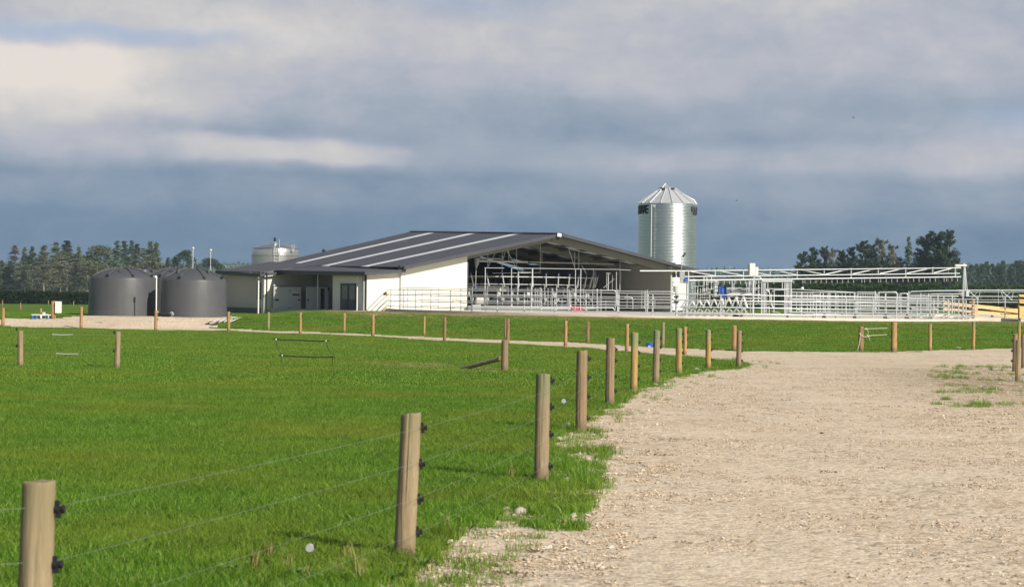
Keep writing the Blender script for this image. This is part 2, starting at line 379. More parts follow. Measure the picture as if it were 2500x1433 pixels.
# ------------------------------------------------------------------ mesh helpers
class MB:
    def __init__(s): s.v = []; s.f = []
    def add(s, vs, fs):
        o = len(s.v); s.v += [tuple(q) for q in vs]; s.f += [tuple(i+o for i in f) for f in fs]; return s
    def box(s, c, size, rz=0.0, rot=None):
        hx, hy, hz = size[0]/2, size[1]/2, size[2]/2
        M = rot if rot is not None else Matrix.Rotation(rz, 3, 'Z')
        c = Vector(c)
        vs = [c+M@Vector((x*hx, y*hy, z*hz)) for z in (-1, 1) for y in (-1, 1) for x in (-1, 1)]
        return s.add(vs, [(0, 2, 3, 1), (4, 5, 7, 6), (0, 1, 5, 4), (2, 6, 7, 3), (0, 4, 6, 2), (1, 3, 7, 5)])
    def prism(s, pts, off):
        """closed polygon pts extruded by vector off"""
        k = len(pts); off = Vector(off)
        vs = [Vector(q) for q in pts]+[Vector(q)+off for q in pts]
        fs = [tuple(range(k))[::-1], tuple(range(k, 2*k))]+[(i, (i+1) % k, (i+1) % k+k, i+k) for i in range(k)]
        return s.add(vs, fs)
    def tube(s, pts, r, n=8, cap=True, closed=False):
        pts = [Vector(q) for q in pts]; k = len(pts)
        rs = r if isinstance(r, (list, tuple)) else [r]*k
        rings = []; prev = None
        for i, p in enumerate(pts):
            if closed: d = (pts[(i+1) % k]-pts[i-1])
            else: d = pts[min(i+1, k-1)]-pts[max(i-1, 0)]
            d = d.normalized() if d.length > 1e-9 else Vector((0, 0, 1))
            ref = Vector((0, 0, 1)) if abs(d.z) < .95 else Vector((1, 0, 0))
            a = d.cross(ref).normalized(); b = a.cross(d).normalized()
            rings.append([p+(a*math.cos(2*math.pi*j/n)+b*math.sin(2*math.pi*j/n))*rs[i] for j in range(n)])
        vs = [q for rg in rings for q in rg]; fs = []
        m = k if closed else k-1
        for i in range(m):
            i2 = (i+1) % k
            for j in range(n):
                j2 = (j+1) % n
                fs.append((i*n+j, i*n+j2, i2*n+j2, i2*n+j))
        if cap and not closed:
            fs.append(tuple(range(n))); fs.append(tuple((k-1)*n+j for j in range(n))[::-1])
        return s.add(vs, fs)
    def lathe(s, c, prof, n=24, jit=None, axis=None):
        """prof: list of (r, z); axis matrix optional"""
        c = Vector(c); vs = []; fs = []; k = len(prof)
        for i, (r, z) in enumerate(prof):
            for j in range(n):
                a = 2*math.pi*j/n; q = r*(jit(a, z) if jit else 1)
                v_ = Vector((q*math.cos(a), q*math.sin(a), z))
                if axis is not None: v_ = axis@v_
                vs.append(c+v_)
        for i in range(k-1):
            for j in range(n):
                j2 = (j+1) % n; fs.append((i*n+j, i*n+j2, (i+1)*n+j2, (i+1)*n+j))
        if prof[0][0] > 1e-4: fs.append(tuple(range(n))[::-1])
        if prof[-1][0] > 1e-4: fs.append(tuple((k-1)*n+j for j in range(n)))
        return s.add(vs, fs)
    def quad(s, a, b, c, d): return s.add([a, b, c, d], [(0, 1, 2, 3)])
    def ball(s, c, r, n=10, sc=(1, 1, 1)):
        c = Vector(c); prof = []
        vs = []; fs = []; m = n//2+1
        for i in range(m+1):
            th = math.pi*i/m
            for j in range(n):
                a = 2*math.pi*j/n
                vs.append(c+Vector((r*sc[0]*math.sin(th)*math.cos(a), r*sc[1]*math.sin(th)*math.sin(a), r*sc[2]*math.cos(th))))
        for i in range(m):
            for j in range(n): fs.append((i*n+j, (i+1)*n+j, (i+1)*n+(j+1) % n, i*n+(j+1) % n))
        return s.add(vs, fs)
    def mesh(s, name, mat, smooth=False, off=None):
        me = bpy.data.meshes.new(name)
        vs = s.v if off is None else [(a-off[0], b-off[1], c-off[2]) for a, b, c in s.v]
        me.from_pydata(vs, [], s.f); me.materials.append(MATS[mat])
        if smooth:
            me.polygons.foreach_set('use_smooth', [True]*len(me.polygons))
            try: me.set_sharp_from_angle(angle=R(40))
            except Exception: pass
        me.update(); return me
    def build(s, name, mat, parent=None, smooth=False, label=None, local=False):
        off = None if (local or parent is None) else wloc(parent)
        o = bpy.data.objects.new(name, s.mesh(name, mat, smooth, off)); COL.objects.link(o)
        if parent is not None: o.parent = parent
        if label: o['label'] = label
        return o
def wloc(o):
    v_ = Vector((0, 0, 0))
    while o is not None: v_ = v_+Vector(o.location); o = o.parent
    return v_
def tag(o, label, cat, group=None, kind=None):
    if label: o['label'] = label
    if cat: o['category'] = cat
    if group: o['group'] = group
    if kind: o['kind'] = kind
    return o
def thing(name, loc, label, cat, group=None):
    o = bpy.data.objects.new(name, None); o.empty_display_size = .2; COL.objects.link(o); o.location = loc
    return tag(o, label, cat, group)
def place(name, mesh, parent, loc=(0, 0, 0), rz=0.0, sc=None):
    o = bpy.data.objects.new(name, mesh); COL.objects.link(o); o.parent = parent; o.location = loc; o.rotation_euler[2] = rz
    if sc: o.scale = sc
    return o
def copy_tree(src, loc=None, parent=None):
    c = src.copy(); COL.objects.link(c)
    if parent is not None: c.parent = parent
    if loc is not None: c.location = loc
    for ch in list(src.children): copy_tree(ch, None, c)
    return c
def one(name, mb, mat, loc, label, cat, group=None, smooth=False):
    """a thing that is one mesh; mb in world coordinates"""
    o = bpy.data.objects.new(name, mb.mesh(name, mat, smooth, loc)); COL.objects.link(o); o.location = loc
    return tag(o, label, cat, group)
def structure(name, mb, mat, smooth=False):
    o = mb.build(name, mat, None, smooth); o['kind'] = 'structure'; return o

# ------------------------------------------------------------------ ground and gravel lane (one terrain grid, split where the gravel lies)
LANE_PX = np.array([(-1500, 772), (0, 779), (70, 778), (150, 775), (217, 770), (225, 752), (555, 752), (563, 778), (548, 788), (498, 800), (560, 802),
    (650, 807), (840, 812.5), (1035, 822.5), (1235, 831), (1435, 838.5), (1617, 849), (1700, 852), (1795, 856), (1900, 857), (2100, 860), (2180, 859.5),
    (2270, 857), (2376, 853), (2500, 849), (3600, 832), (3600, 3200), (-400, 3200), (400, 2000), (740, 1600), (880, 1475), (975, 1395), (1075, 1320),
    (1160, 1278), (1235, 1250), (1345, 1188), (1345, 1120), (1375, 1060), (1420, 1025), (1485, 995), (1545, 962), (1600, 938), (1655, 917),
    (1730, 906), (1803, 901), (1835, 890), (1795, 880.5), (1740, 877), (1672, 871), (1600, 866), (1530, 861), (1450, 852), (1380, 847.5), (1240, 839),
    (1085, 833), (950, 824), (850, 819), (700, 815), (560, 808), (400, 808), (200, 803), (0, 797), (-1500, 792)], float)
def in_poly(x, y, poly):
    x = np.asarray(x); y = np.asarray(y); ins = np.zeros(x.shape, bool); k = len(poly)
    for i in range(k):
        x0, y0 = poly[i]; x1, y1 = poly[(i+1) % k]
        if y0 == y1: continue
        c = ((y0 > y) != (y1 > y)) & (x < (x1-x0)*(y-y0)/(y1-y0)+x0)
        ins ^= c
    return ins
def nproj(X, Y, z):
    a = X/Y*FPX; b = (z-CAM_H)/Y*FPX
    return 1250+a*cr+b*sr, 716.5-(b*cr-a*sr)
def is_gravel(X, Y, rag=1.0):
    X = np.asarray(X, float); Y = np.asarray(Y, float)
    k = rag*np.clip(.12+.002*Y, 0, .35)
    Xn = X+k*1.6*(vnoise(X*1.7, Y*1.7, 3)-.5)+k*1.5*(vnoise(X*5, Y*5, 5)-.5)
    Yn = Y+k*4*(vnoise(X*1.3, Y*1.3, 11)-.5)+k*3.0*(vnoise(X*4, Y*4, 13)-.5)
    px, py = nproj(Xn, Yn, terrain(X, Y))
    return in_poly(px, py, LANE_PX)

rows = [3.0]
while rows[-1] < 135: rows.append(rows[-1]*1.0048)
while rows[-1] < 5200: rows.append(rows[-1]*1.06)
rows = np.array(rows)
ts = np.concatenate([np.linspace(-1.2, -.32, 14, endpoint=False), np.arange(-.32, .36, .0042), np.linspace(.36, 1.2, 14)])
RY, TT = np.meshgrid(rows, ts, indexing='ij'); RX = RY*TT
bumpy = (vnoise(RX*.8, RY*.8, 21)-.5)*.05+(vnoise(RX*.15, RY*.15, 22)-.5)*.10*np.clip(1-RY/300, 0, 1)
RZ = terrain(RX, RY)+bumpy*np.clip((RY-3)/20, 0, 1)*.6
nr, nc_ = RX.shape
cxm = (RX[:-1, :-1]+RX[1:, 1:])/2; cym = (RY[:-1, :-1]+RY[1:, 1:])/2
gm = is_gravel(cxm, cym) & (cym < 140)
ydisc = ((cxm-CX)**2+(cym-CY)**2 < (CR-1.0)**2)          # the concrete yard lies here: sink the soil beneath it
V3 = np.stack([RX, RY, RZ], -1).reshape(-1, 3)
idx = np.arange(nr*nc_).reshape(nr, nc_)
quads = np.stack([idx[:-1, :-1], idx[:-1, 1:], idx[1:, 1:], idx[1:, :-1]], -1)
def grid_mesh(name, mask, mat, dz=0.0):
    q = quads[mask]; used, inv = np.unique(q, return_inverse=True)
    vs = V3[used].copy()
    if np.any(dz): vs[:, 2] += dz
    me = bpy.data.meshes.new(name); nq = len(q)
    me.vertices.add(len(vs)); me.vertices.foreach_set('co', vs.ravel())
    me.loops.add(nq*4); me.loops.foreach_set('vertex_index', inv.reshape(-1).astype(np.int32))
    me.polygons.add(nq); me.polygons.foreach_set('loop_start', np.arange(0, nq*4, 4, dtype=np.int32)); me.polygons.foreach_set('loop_total', np.full(nq, 4, np.int32))
    me.update(calc_edges=True); me.polygons.foreach_set('use_smooth', [True]*nq)
    me.materials.append(MATS[mat]); o = bpy.data.objects.new(name, me); COL.objects.link(o); o['kind'] = 'structure'; return o
ground = grid_mesh('ground', ~gm, 'pasture')
lane = grid_mesh('gravel_lane', gm, 'gravel')
mb = MB(); mb.box((0, 500, -.62), (14000, 12000, .1)); structure('far_ground', mb, 'pasture')

def gz(X, Y):
    return terrain(X, Y)+((vnoise(np.asarray(X)*.8, np.asarray(Y)*.8, 21)-.5)*.05+(vnoise(np.asarray(X)*.15, np.asarray(Y)*.15, 22)-.5)*.10*np.clip(1-np.asarray(Y)/300, 0, 1))*np.clip((np.asarray(Y)-3)/20, 0, 1)*.6

# ------------------------------------------------------------------ scattering with geometry nodes (points with index, turn, size)
def soup(name, tris, mat):
    """tris: (n,3,3) array -> mesh of loose triangles"""
    n_ = len(tris); me = bpy.data.meshes.new(name)
    me.vertices.add(n_*3); me.vertices.foreach_set('co', np.ascontiguousarray(tris, dtype=np.float32).ravel())
    me.loops.add(n_*3); me.loops.foreach_set('vertex_index', np.arange(n_*3, dtype=np.int32))
    me.polygons.add(n_); me.polygons.foreach_set('loop_start', np.arange(0, n_*3, 3, dtype=np.int32)); me.polygons.foreach_set('loop_total', np.full(n_, 3, np.int32))
    me.update(calc_edges=True); me.materials.append(MATS[mat]); return me
def scatter(name, pts, variants, rot, scl, var, label, cat):
    n_ = len(pts)
    me = bpy.data.meshes.new(name); me.vertices.add(n_); me.vertices.foreach_set('co', np.asarray(pts, np.float32).ravel())
    a = me.attributes.new('turn', 'FLOAT', 'POINT'); a.data.foreach_set('value', np.asarray(rot, np.float32))
    a = me.attributes.new('size', 'FLOAT', 'POINT'); a.data.foreach_set('value', np.asarray(scl, np.float32))
    a = me.attributes.new('pick', 'INT', 'POINT'); a.data.foreach_set('value', np.asarray(var, np.int32))
    o = bpy.data.objects.new(name, me); COL.objects.link(o); tag(o, label, cat, None, 'stuff')
    g = bpy.data.node_groups.new(name+'_scatter', 'GeometryNodeTree')
    g.interface.new_socket('Geometry', in_out='INPUT', socket_type='NodeSocketGeometry')
    g.interface.new_socket('Geometry', in_out='OUTPUT', socket_type='NodeSocketGeometry')
    gi = g.nodes.new('NodeGroupInput'); go = g.nodes.new('NodeGroupOutput'); jn = g.nodes.new('GeometryNodeJoinGeometry')
    na_p = g.nodes.new('GeometryNodeInputNamedAttribute'); na_p.data_type = 'INT'; na_p.inputs[0].default_value = 'pick'
    na_t = g.nodes.new('GeometryNodeInputNamedAttribute'); na_t.data_type = 'FLOAT'; na_t.inputs[0].default_value = 'turn'
    na_s = g.nodes.new('GeometryNodeInputNamedAttribute'); na_s.data_type = 'FLOAT'; na_s.inputs[0].default_value = 'size'
    cx = g.nodes.new('ShaderNodeCombineXYZ'); g.links.new(na_t.outputs[0], cx.inputs[2])
    for k, vme in enumerate(variants):
        vo = bpy.data.objects.new(name+'_piece', vme)
        oi = g.nodes.new('GeometryNodeObjectInfo'); oi.inputs[0].default_value = vo; oi.inputs[1].default_value = True
        cmpn = g.nodes.new('FunctionNodeCompare'); cmpn.data_type = 'INT'; cmpn.operation = 'EQUAL'
        ins = [s_ for s_ in cmpn.inputs if s_.enabled]
        g.links.new(na_p.outputs[0], ins[0]); ins[1].default_value = k
        ip = g.nodes.new('GeometryNodeInstanceOnPoints')
        g.links.new(gi.outputs[0], ip.inputs['Points']); g.links.new(cmpn.outputs[0], ip.inputs['Selection'])
        g.links.new(oi.outputs['Geometry'], ip.inputs['Instance']); g.links.new(cx.outputs[0], ip.inputs['Rotation']); g.links.new(na_s.outputs[0], ip.inputs['Scale'])
        g.links.new(ip.outputs[0], jn.inputs[0])
    g.links.new(jn.outputs[0], go.inputs[0])
    md = o.modifiers.new('scatter', 'NODES'); md.node_group = g
    return o

def blades(n_, rad, h0, h1, wd, lean=.45, seed=1):
    r_ = np.random.default_rng(seed); T = []
    a = r_.uniform(0, 2*np.pi, n_); d = rad*np.sqrt(r_.uniform(0, 1, n_)); x = d*np.cos(a); y = d*np.sin(a)
    h = r_.uniform(h0, h1, n_)*(1-.25*(d/rad)**2); la = r_.uniform(0, 2*np.pi, n_); ln = r_.uniform(.1, lean, n_)*h
    fa = r_.uniform(0, 2*np.pi, n_)
    for i in range(n_):
        wx, wy = math.cos(fa[i])*wd/2, math.sin(fa[i])*wd/2
        mx_, my_ = x[i]+math.cos(la[i])*ln[i]*.35, y[i]+math.sin(la[i])*ln[i]*.35; mz = h[i]*.6
        tx, ty = x[i]+math.cos(la[i])*ln[i]*1.2, y[i]+math.sin(la[i])*ln[i]*1.2
        b0 = (x[i]-wx, y[i]-wy, -.01); b1 = (x[i]+wx, y[i]+wy, -.01); m0 = (mx_-wx*.8, my_-wy*.8, mz); m1 = (mx_+wx*.8, my_+wy*.8, mz); tp = (tx, ty, h[i])
        T.append((b0, b1, m1, m0, tp))
    return T
def blade_mesh(name, T, mat):
    me = bpy.data.meshes.new(name); vs = [p for t_ in T for p in t_]
    fs = []
    for i in range(len(T)):
        o = i*5; fs += [(o, o+1, o+2, o+3), (o+3, o+2, o+4)]
    me.from_pydata(vs, [], fs); me.materials.append(MATS[mat]); me.update(); return me
gp = [blade_mesh('grass_patch', blades(250, .30, .035, .085+.008*k, .0052, .8, 10+k), 'grass_blades') for k in range(6)]
gp_far = [blade_mesh('grass_patch_far', blades(210, .55, .025, .060+.008*k, .013, .9, 30+k), 'grass_blades') for k in range(4)]
gp_edge = [blade_mesh('grass_tuft', blades(40, .10, .03, .09+.02*k, .0055, .9, 50+k), 'grass_blades') for k in range(4)]

def fan(n_, y0, y1, t0, t1, seed, power=1.0):
    """random points in the view fan; density even in area when power=1"""
    r_ = np.random.default_rng(seed); u = r_.uniform(0, 1, n_)
    Y = np.sqrt(y0*y0+u*(y1*y1-y0*y0)) if power == 1 else y0*(y1/y0)**u
    return Y*r_.uniform(t0, t1, n_), Y
def off_lane(X, Y, d): return ~(is_gravel(X, Y, .6) | is_gravel(X+d, Y, .6) | is_gravel(X-d, Y, .6) | is_gravel(X, Y+d*1.3, .6) | is_gravel(X, Y-d*1.3, .6))
X1, Y1 = fan(16500, 8.5, 45, -.29, .2, 1); k = off_lane(X1, Y1, .22); X1, Y1 = X1[k], Y1[k]
r_ = np.random.default_rng(3)
scatter('grass', np.stack([X1, Y1, gz(X1, Y1)], -1), gp, r_.uniform(0, 6.28, len(X1)), r_.uniform(.75, 1.25, len(X1)), r_.integers(0, 6, len(X1)),
        'short bright green pasture grass in the near paddock', 'grass')
X2, Y2 = fan(42000, 43, 134, -.30, .32, 2); k = off_lane(X2, Y2, .5) & ((X2-CX)**2+(Y2-CY)**2 > (CR+.9+3.4*vnoise(X2*.9, Y2*.9, 31)**1.4)**2) & ((Y2 < 124) | (X2 < -16)) 
k &= ~((np.abs(X2-24) < 10) & (Y2 > 126.5)); X2, Y2 = X2[k], Y2[k]
scatter('far_grass', np.stack([X2, Y2, gz(X2, Y2)], -1), gp_far, r_.uniform(0, 6.28, len(X2)), r_.uniform(.7, 1.25, len(X2)), r_.integers(0, 4, len(X2)),
        'green grass of the far paddock and the bank below the yard', 'grass')
# ragged edge: small tufts on both sides of the lane edge, sparse weeds out on the gravel
X3, Y3 = fan(90000, 12, 70, -.2, .26, 4, 2)
g0 = is_gravel(X3, Y3, 1.0)
near = np.zeros(len(X3), bool)
for dx_, dy_ in ((.5, 0), (-.5, 0), (0, 1.2), (0, -1.2), (-.25, .6), (.25, -.6), (-.8, 0), (.15, 0), (-.15, 0)): near |= (is_gravel(X3+dx_, Y3+dy_, 1.0) != g0)
px3, py3 = nproj(X3, Y3, 0*X3)
weedzone = (px3 > 1180) & (px3 < 1490) & (py3 > 1090) & (py3 < 1300) & (vnoise(X3*2, Y3*2, 9) > .38) & (px3 < 1490-(py3-1090)*.35)
dirtzone = g0 & (px3 > 2270) & (py3 > 895) & (py3 < 1000) & (vnoise(X3*1.1, Y3*1.1, 19) > .62)
k = (dirtzone & (r_.uniform(0, 1, len(X3)) < .3)) | near & (r_.uniform(0, 1, len(X3)) < np.where(g0, .05, .8)) | (weedzone & (r_.uniform(0, 1, len(X3)) < .55)); X3, Y3 = X3[k], Y3[k]
scatter('verge_grass', np.stack([X3, Y3, gz(X3, Y3)], -1), gp_edge, r_.uniform(0, 6.28, len(X3)), r_.uniform(.5, 1.3, len(X3)), r_.integers(0, 4, len(X3)),
        'ragged tufts of grass and weeds along the gravel edge', 'grass')
# long weeds under the nearest fence
def rosette(seed, n_=26, L0=.05, L1=.13, wd=.016):
    r2 = random.Random(seed); T = []
    for i in range(n_):
        a = r2.uniform(0, 6.28); l = r2.uniform(L0, L1); up = r2.uniform(.25, .9); w_ = wd*r2.uniform(.6, 1.2)
        c, s_ = math.cos(a), math.sin(a); px_, py_ = -s_*w_, c*w_
        T.append(((-px_*.2, -py_*.2, 0), (px_*.2, py_*.2, 0), (c*l*.6+px_, s_*l*.6+py_, l*up*.8), (c*l*.6-px_, s_*l*.6-py_, l*up*.8), (c*l, s_*l, l*up*.75)))
    return T
wm = [blade_mesh('weed_rosette', rosette(k), 'weed_leaf') for k in range(4)]+[blade_mesh('dry_stalk', blades(9, .10, .18, .42, .006, .35, 70), 'dry_stalk'),
      blade_mesh('dock_stalk', blades(14, .05, .15, .34, .016, .25, 71), 'dock_rust')]
wp = []
for (px_, py_, s_, v_) in [(735, 1420, 1.2, 0), (860, 1350, 1.1, 1), (900, 1395, 1.2, 2), (1055, 1300, .9, 3), (980, 1400, 1, 0), (1030, 1385, 1, 1), (905, 1300, 1, 2),
        (640, 1390, 1, 3), (960, 1425, 1.2, 1), (1100, 1260, .8, 0), (1180, 1180, .9, 2), (1230, 1120, .9, 1), (1290, 1100, .8, 3), (850, 1430, 1.2, 3),
        (1130, 1225, .8, 1), (560, 1405, 1.1, 0), (780, 1390, .9, 2), (1000, 1260, .9, 0), (1200, 1230, .7, 3), (1150, 1290, .6, 1), (1075, 1340, .9, 2),
        (620, 1400, .8, 5), (655, 1370, .7, 5), (820, 1425, .8, 4), (1090, 1290, .7, 4), (750, 1432, .8, 4),
        (845, 1380, .9, 4), (1010, 1290, .8, 4), (880, 1432, 1.1, 4), (700, 1400, .8, 4), (1030, 1180, .7, 0), (950, 1120, .8, 1), (840, 1160, .7, 2), (1250, 1175, .9, 5)]:
    X, Y = flat(px_, py_); wp.append((X, Y, s_, v_))
wp = np.array(wp)
scatter('weeds', np.stack([wp[:, 0], wp[:, 1], gz(wp[:, 0], wp[:, 1])], -1), wm, r_.uniform(0, 6.28, len(wp)), wp[:, 2], wp[:, 3],
        'broad leaved weeds and dry stalks beneath the nearest wires', 'weeds')
# stones
def pebbles(n_, rad, s0, s1, seed):
    r2 = random.Random(seed); mb = MB()
    for i in range(n_):
        a = r2.uniform(0, 6.28); d = rad*math.sqrt(r2.random()); s_ = r2.uniform(s0, s1)*(1 if r2.random() < .9 else 1.7)
        M = Matrix.Rotation(r2.uniform(0, 6.28), 3, 'Z')@Matrix.Rotation(r2.uniform(-.5, .5), 3, 'X')
        vs = []
        for q in ((0, 0, .55), (0, 0, -.4), (1, 0, 0), (-1, 0, 0), (0, 1, 0), (0, -1, 0), (.6, .6, .32), (-.6, -.6, .3)):
            vs.append(Vector((d*math.cos(a), d*math.sin(a), s_*.22))+M@(Vector(q)*s_*.5*r2.uniform(.75, 1.2)))
        mb.add(vs, [(0, 2, 6), (0, 6, 4), (0, 4, 3), (0, 3, 7), (0, 7, 5), (0, 5, 2), (1, 6, 2), (1, 4, 6), (1, 3, 4), (1, 7, 3), (1, 5, 7), (1, 2, 5)])
    return mb
sm = [pebbles(46, .34, .008, .030, 80+k).mesh('pebble_patch', 'stone_mix') for k in range(4)]+[pebbles(16, .16, .012, .038, 90+k).mesh('pebble_heap', 'stone_mix') for k in range(3)]
X4, Y4 = fan(1500, 12, 62, -.04, .29, 6); k = is_gravel(X4, Y4, .4); X4, Y4 = X4[k], Y4[k]
v4 = r_.integers(0, 4, len(X4))
X5, Y5 = fan(26000, 14, 75, -.12, .26, 8, 2); g0 = is_gravel(X5, Y5, 1.0)
near = np.zeros(len(X5), bool)
for dx_, dy_ in ((-.5, 0), (-1.0, .3), (-.3, 1.5), (.3, .8), (-1.5, 0)): near |= (is_gravel(X5+dx_, Y5+dy_, 1.0) != g0)
px5, py5 = nproj(X5, Y5, 0*X5)
k = g0 & near & (r_.uniform(0, 1, len(X5)) < .15) | (g0 & (px5 > 2280) & (py5 > 890) & (py5 < 1050) & (r_.uniform(0, 1, len(X5)) < .30)); X5, Y5 = X5[k], Y5[k]
XX = np.concatenate([X4, X5]); YY = np.concatenate([Y4, Y5]); vv = np.concatenate([v4, r_.integers(4, 7, len(X5))])
scatter('gravel_stones', np.stack([XX, YY, gz(XX, YY)], -1), sm, r_.uniform(0, 6.28, len(XX)), np.concatenate([r_.uniform(.7, 1.2, len(X4)), r_.uniform(.5, 1.3, len(X5))]), vv,
        'loose pale stones strewn over the gravel lane', 'gravel')
# dried mud crumbs on the lane
simple('dried_mud', (.17, .115, .07), .95, 0, .3, 9)
mud = [pebbles(26, .20, .008, .035, 120+k).mesh('mud_patch', 'dried_mud') for k in range(3)]
mp_ = []
rm = random.Random(77)
for (px_, py_, n_, sx, sy) in [(1640, 1080, 9, 60, 22), (1590, 1105, 6, 40, 10), (1500, 1160, 5, 60, 30), (1290, 1345, 6, 50, 14), (1240, 1400, 8, 60, 25), (1700, 1000, 6, 120, 25), (1880, 985, 6, 160, 25), (2330, 945, 75, 150, 60),
        (2400, 915, 30, 110, 40), (1330, 1290, 3, 30, 8), (1780, 930, 8, 120, 10), (1500, 1000, 6, 60, 25), (1580, 955, 6, 30, 10), (1400, 1100, 5, 40, 30), (2050, 1150, 4, 200, 80), (1600, 1290, 3, 100, 60)]:
    for _ in range(n_):
        X, Y = flat(px_+rm.gauss(0, sx*.5), py_+rm.gauss(0, sy*.5)); mp_.append((X, Y, rm.uniform(.3, .9)))
mp_ = np.array(mp_)
scatter('mud_crumbs', np.stack([mp_[:, 0], mp_[:, 1], gz(mp_[:, 0], mp_[:, 1])], -1), mud, r_.uniform(0, 6.28, len(mp_)), mp_[:, 2], r_.integers(0, 3, len(mp_)), 'dark crumbs of dried mud dropped along the gravel lane', 'mud')
# earth and stubble along the foot of the yard wall
simple('bare_earth', (.33, .25, .15), .95, 0, .3, 3, .4, 12, dirt=((.14, .17, .04), .8))
ph = np.linspace(-1.75, 1.35, 150); mb = MB(); vs = []; fs = []
for i, a in enumerate(ph):
    for j, rr in enumerate((CR+.15, CR+1.8, CR+3.2+1.5*float(vnoise(i*.35, 1, 5)))):
        x_ = CX+rr*math.sin(a); y_ = CY-rr*math.cos(a); vs.append((x_, y_, float(gz(x_, y_))+(.035 if j < 2 else .015)))
    if i: o_ = i*3; fs += [(o_-3, o_-2, o_+1, o_), (o_-2, o_-1, o_+2, o_+1)]
mb.add(vs, fs); structure('bare_earth_strip', mb, 'bare_earth')

dp = [blade_mesh('dry_patch', blades(70, .30, .02, .07, .009, 1.1, 140+k), 'dry_stalk') for k in range(3)]
dd = []
for (px_, py_, n_, sx, sy) in [(1040, 896, 60, 110, 9), (960, 893, 16, 60, 6), (1180, 905, 14, 50, 6), (1290, 905, 10, 60, 6), (1180, 1010, 10, 60, 14), (840, 850, 10, 60, 8), (60, 830, 8, 90, 8), (700, 990, 8, 120, 20), (1600, 800, 0, 0, 0)]:
    for _ in range(n_):
        X, Y = flat(px_+rm.gauss(0, sx*.5), py_+rm.gauss(0, sy*.5)); dd.append((X, Y, rm.uniform(.5, 1.1)))
for _ in range(3000):
    a = rm.uniform(-1.35, 1.25); q = CR+.4+abs(rm.gauss(0, 2.6)); dd.append((CX+q*math.sin(a), CY-q*math.cos(a), rm.uniform(.5, 1.2)))
dd = np.array(dd)
scatter('dry_grass', np.stack([dd[:, 0], dd[:, 1], gz(dd[:, 0], dd[:, 1])+.02], -1), dp, r_.uniform(0, 6.28, len(dd)), dd[:, 2], r_.integers(0, 3, len(dd)), 'patches of dry yellowed grass and stubble', 'grass')

# ------------------------------------------------------------------ milking shed
TH = R(32)
EU = Vector((math.cos(TH), math.sin(TH), 0)); EV = Vector((-math.sin(TH), math.cos(TH), 0))
_o = P(895, 762, 130.0); O0 = Vector((_o.x, _o.y, 0))
def S(u, v, z): return O0+EU*u+EV*v+Vector((0, 0, z))
def S_at(x, v=None, u=None):
    """world XY where column x meets the line v=const (or u=const)"""
    lo, hi = -10, 60
    f = (lambda q: proj(*S(q, v, 2.0))[0]-x) if u is None else (lambda q: x-proj(*S(u, q, 2.0))[0])
    for _ in range(60):
        mid_ = (lo+hi)/2
        if f(mid_) > 0: hi = mid_
        else: lo = mid_
    return lo
def zat(y, pt, x=None):
    """height at which the place pt appears at image row y"""
    x = proj(pt.x, pt.y, 2.0)[0] if x is None else x
    return P(x, y, pt.y).z
FZ = 1.0      # shed floor
shed = thing('milking_shed', S(6, 4, FZ), 'long low dairy shed with dark ribbed roof, three pale rooflights and open gable', 'shed')
U0, UR, U1, VB = 2.7, 14.2, 26.3, 19.3
zE0 = 3.86; zR0 = 6.17; zE1 = 3.80
def droof(v): return .028*max(v, 0)*1.0      # the roof climbs slightly to the back
def slope_panel(u0, z0, u1, z1, v0, v1, th=.05, rib=.028, pitch=.28, flatp=False):
    """roof sheet between two lines along v, corrugated across v, with thickness"""
    mb = MB(); nv = max(1, int(round((v1-v0)/pitch))) if not flatp else 1
    prof = []
    for i in range(nv):
        a = v0+(v1-v0)*i/nv; d = (v1-v0)/nv
        if flatp: prof += [(a, 0), (a+d, 0)]
        else: prof += [(a, 0), (a+d*.55, 0), (a+d*.65, rib), (a+d*.9, rib)]
    if not flatp: prof.append((v1, 0))
    vs = []
    for (vv_, dz) in prof:
        k = droof(vv_)
        vs += [S(u0, vv_, z0+k*.45+dz), S(u1, vv_, z1+k+dz), S(u0, vv_, z0+k*.45+dz-th), S(u1, vv_, z1+k+dz-th)]
    fs = []
    for i in range(len(prof)-1):
        a = i*4; b_ = a+4
        fs += [(a, a+1, b_+1, b_), (a+2, b_+2, b_+3, a+3), (a, b_, b_+2, a+2), (a+1, a+3, b_+3, b_+1)]
    fs += [(0, 2, 3, 1), (len(vs)-4, len(vs)-3, len(vs)-1, len(vs)-2)]
    mb.add(vs, fs); return mb
VF = -.75
zf2 = zat(665, S(-.4, 0, 0))
lights_v = (4.5, 10.3, 16.1); hw = .60
cuts = [VF]+[q for l_ in lights_v for q in (l_-hw, l_+hw)]+[VB+.3]
for side, (ua, za, ub, zb) in enumerate(((U0-.45, zE0-.09, UR, zR0), (U1+.3, zE1-.06, UR, zR0))):
    for i in range(len(cuts)-1):
        light = i % 2 == 1
        if side == 0:
            mb = slope_panel(ua, za, ub, zb, cuts[i]+.002, cuts[i+1]-.002, flatp=light, th=.05 if not light else .012)
        else:
            mb = slope_panel(ub, zb, ua, za, cuts[i]+.002, cuts[i+1]-.002, flatp=light, th=.05 if not light else .012)
        mb.build('rooflight' if light else 'roof_sheet', 'rooflight' if light else 'roof_iron', shed)
mb = MB()
for sgn in (-1, 1):
    q = [S(UR, VF-.02, zR0+.05), S(UR, VB+.32, zR0+.05+droof(VB)), S(UR+sgn*.28, VB+.32, zR0+.0+droof(VB)), S(UR+sgn*.28, VF-.02, zR0+.0)]
    mb.prism(q, (0, 0, .03))
mb.build('ridge_cap', 'roof_iron', shed)
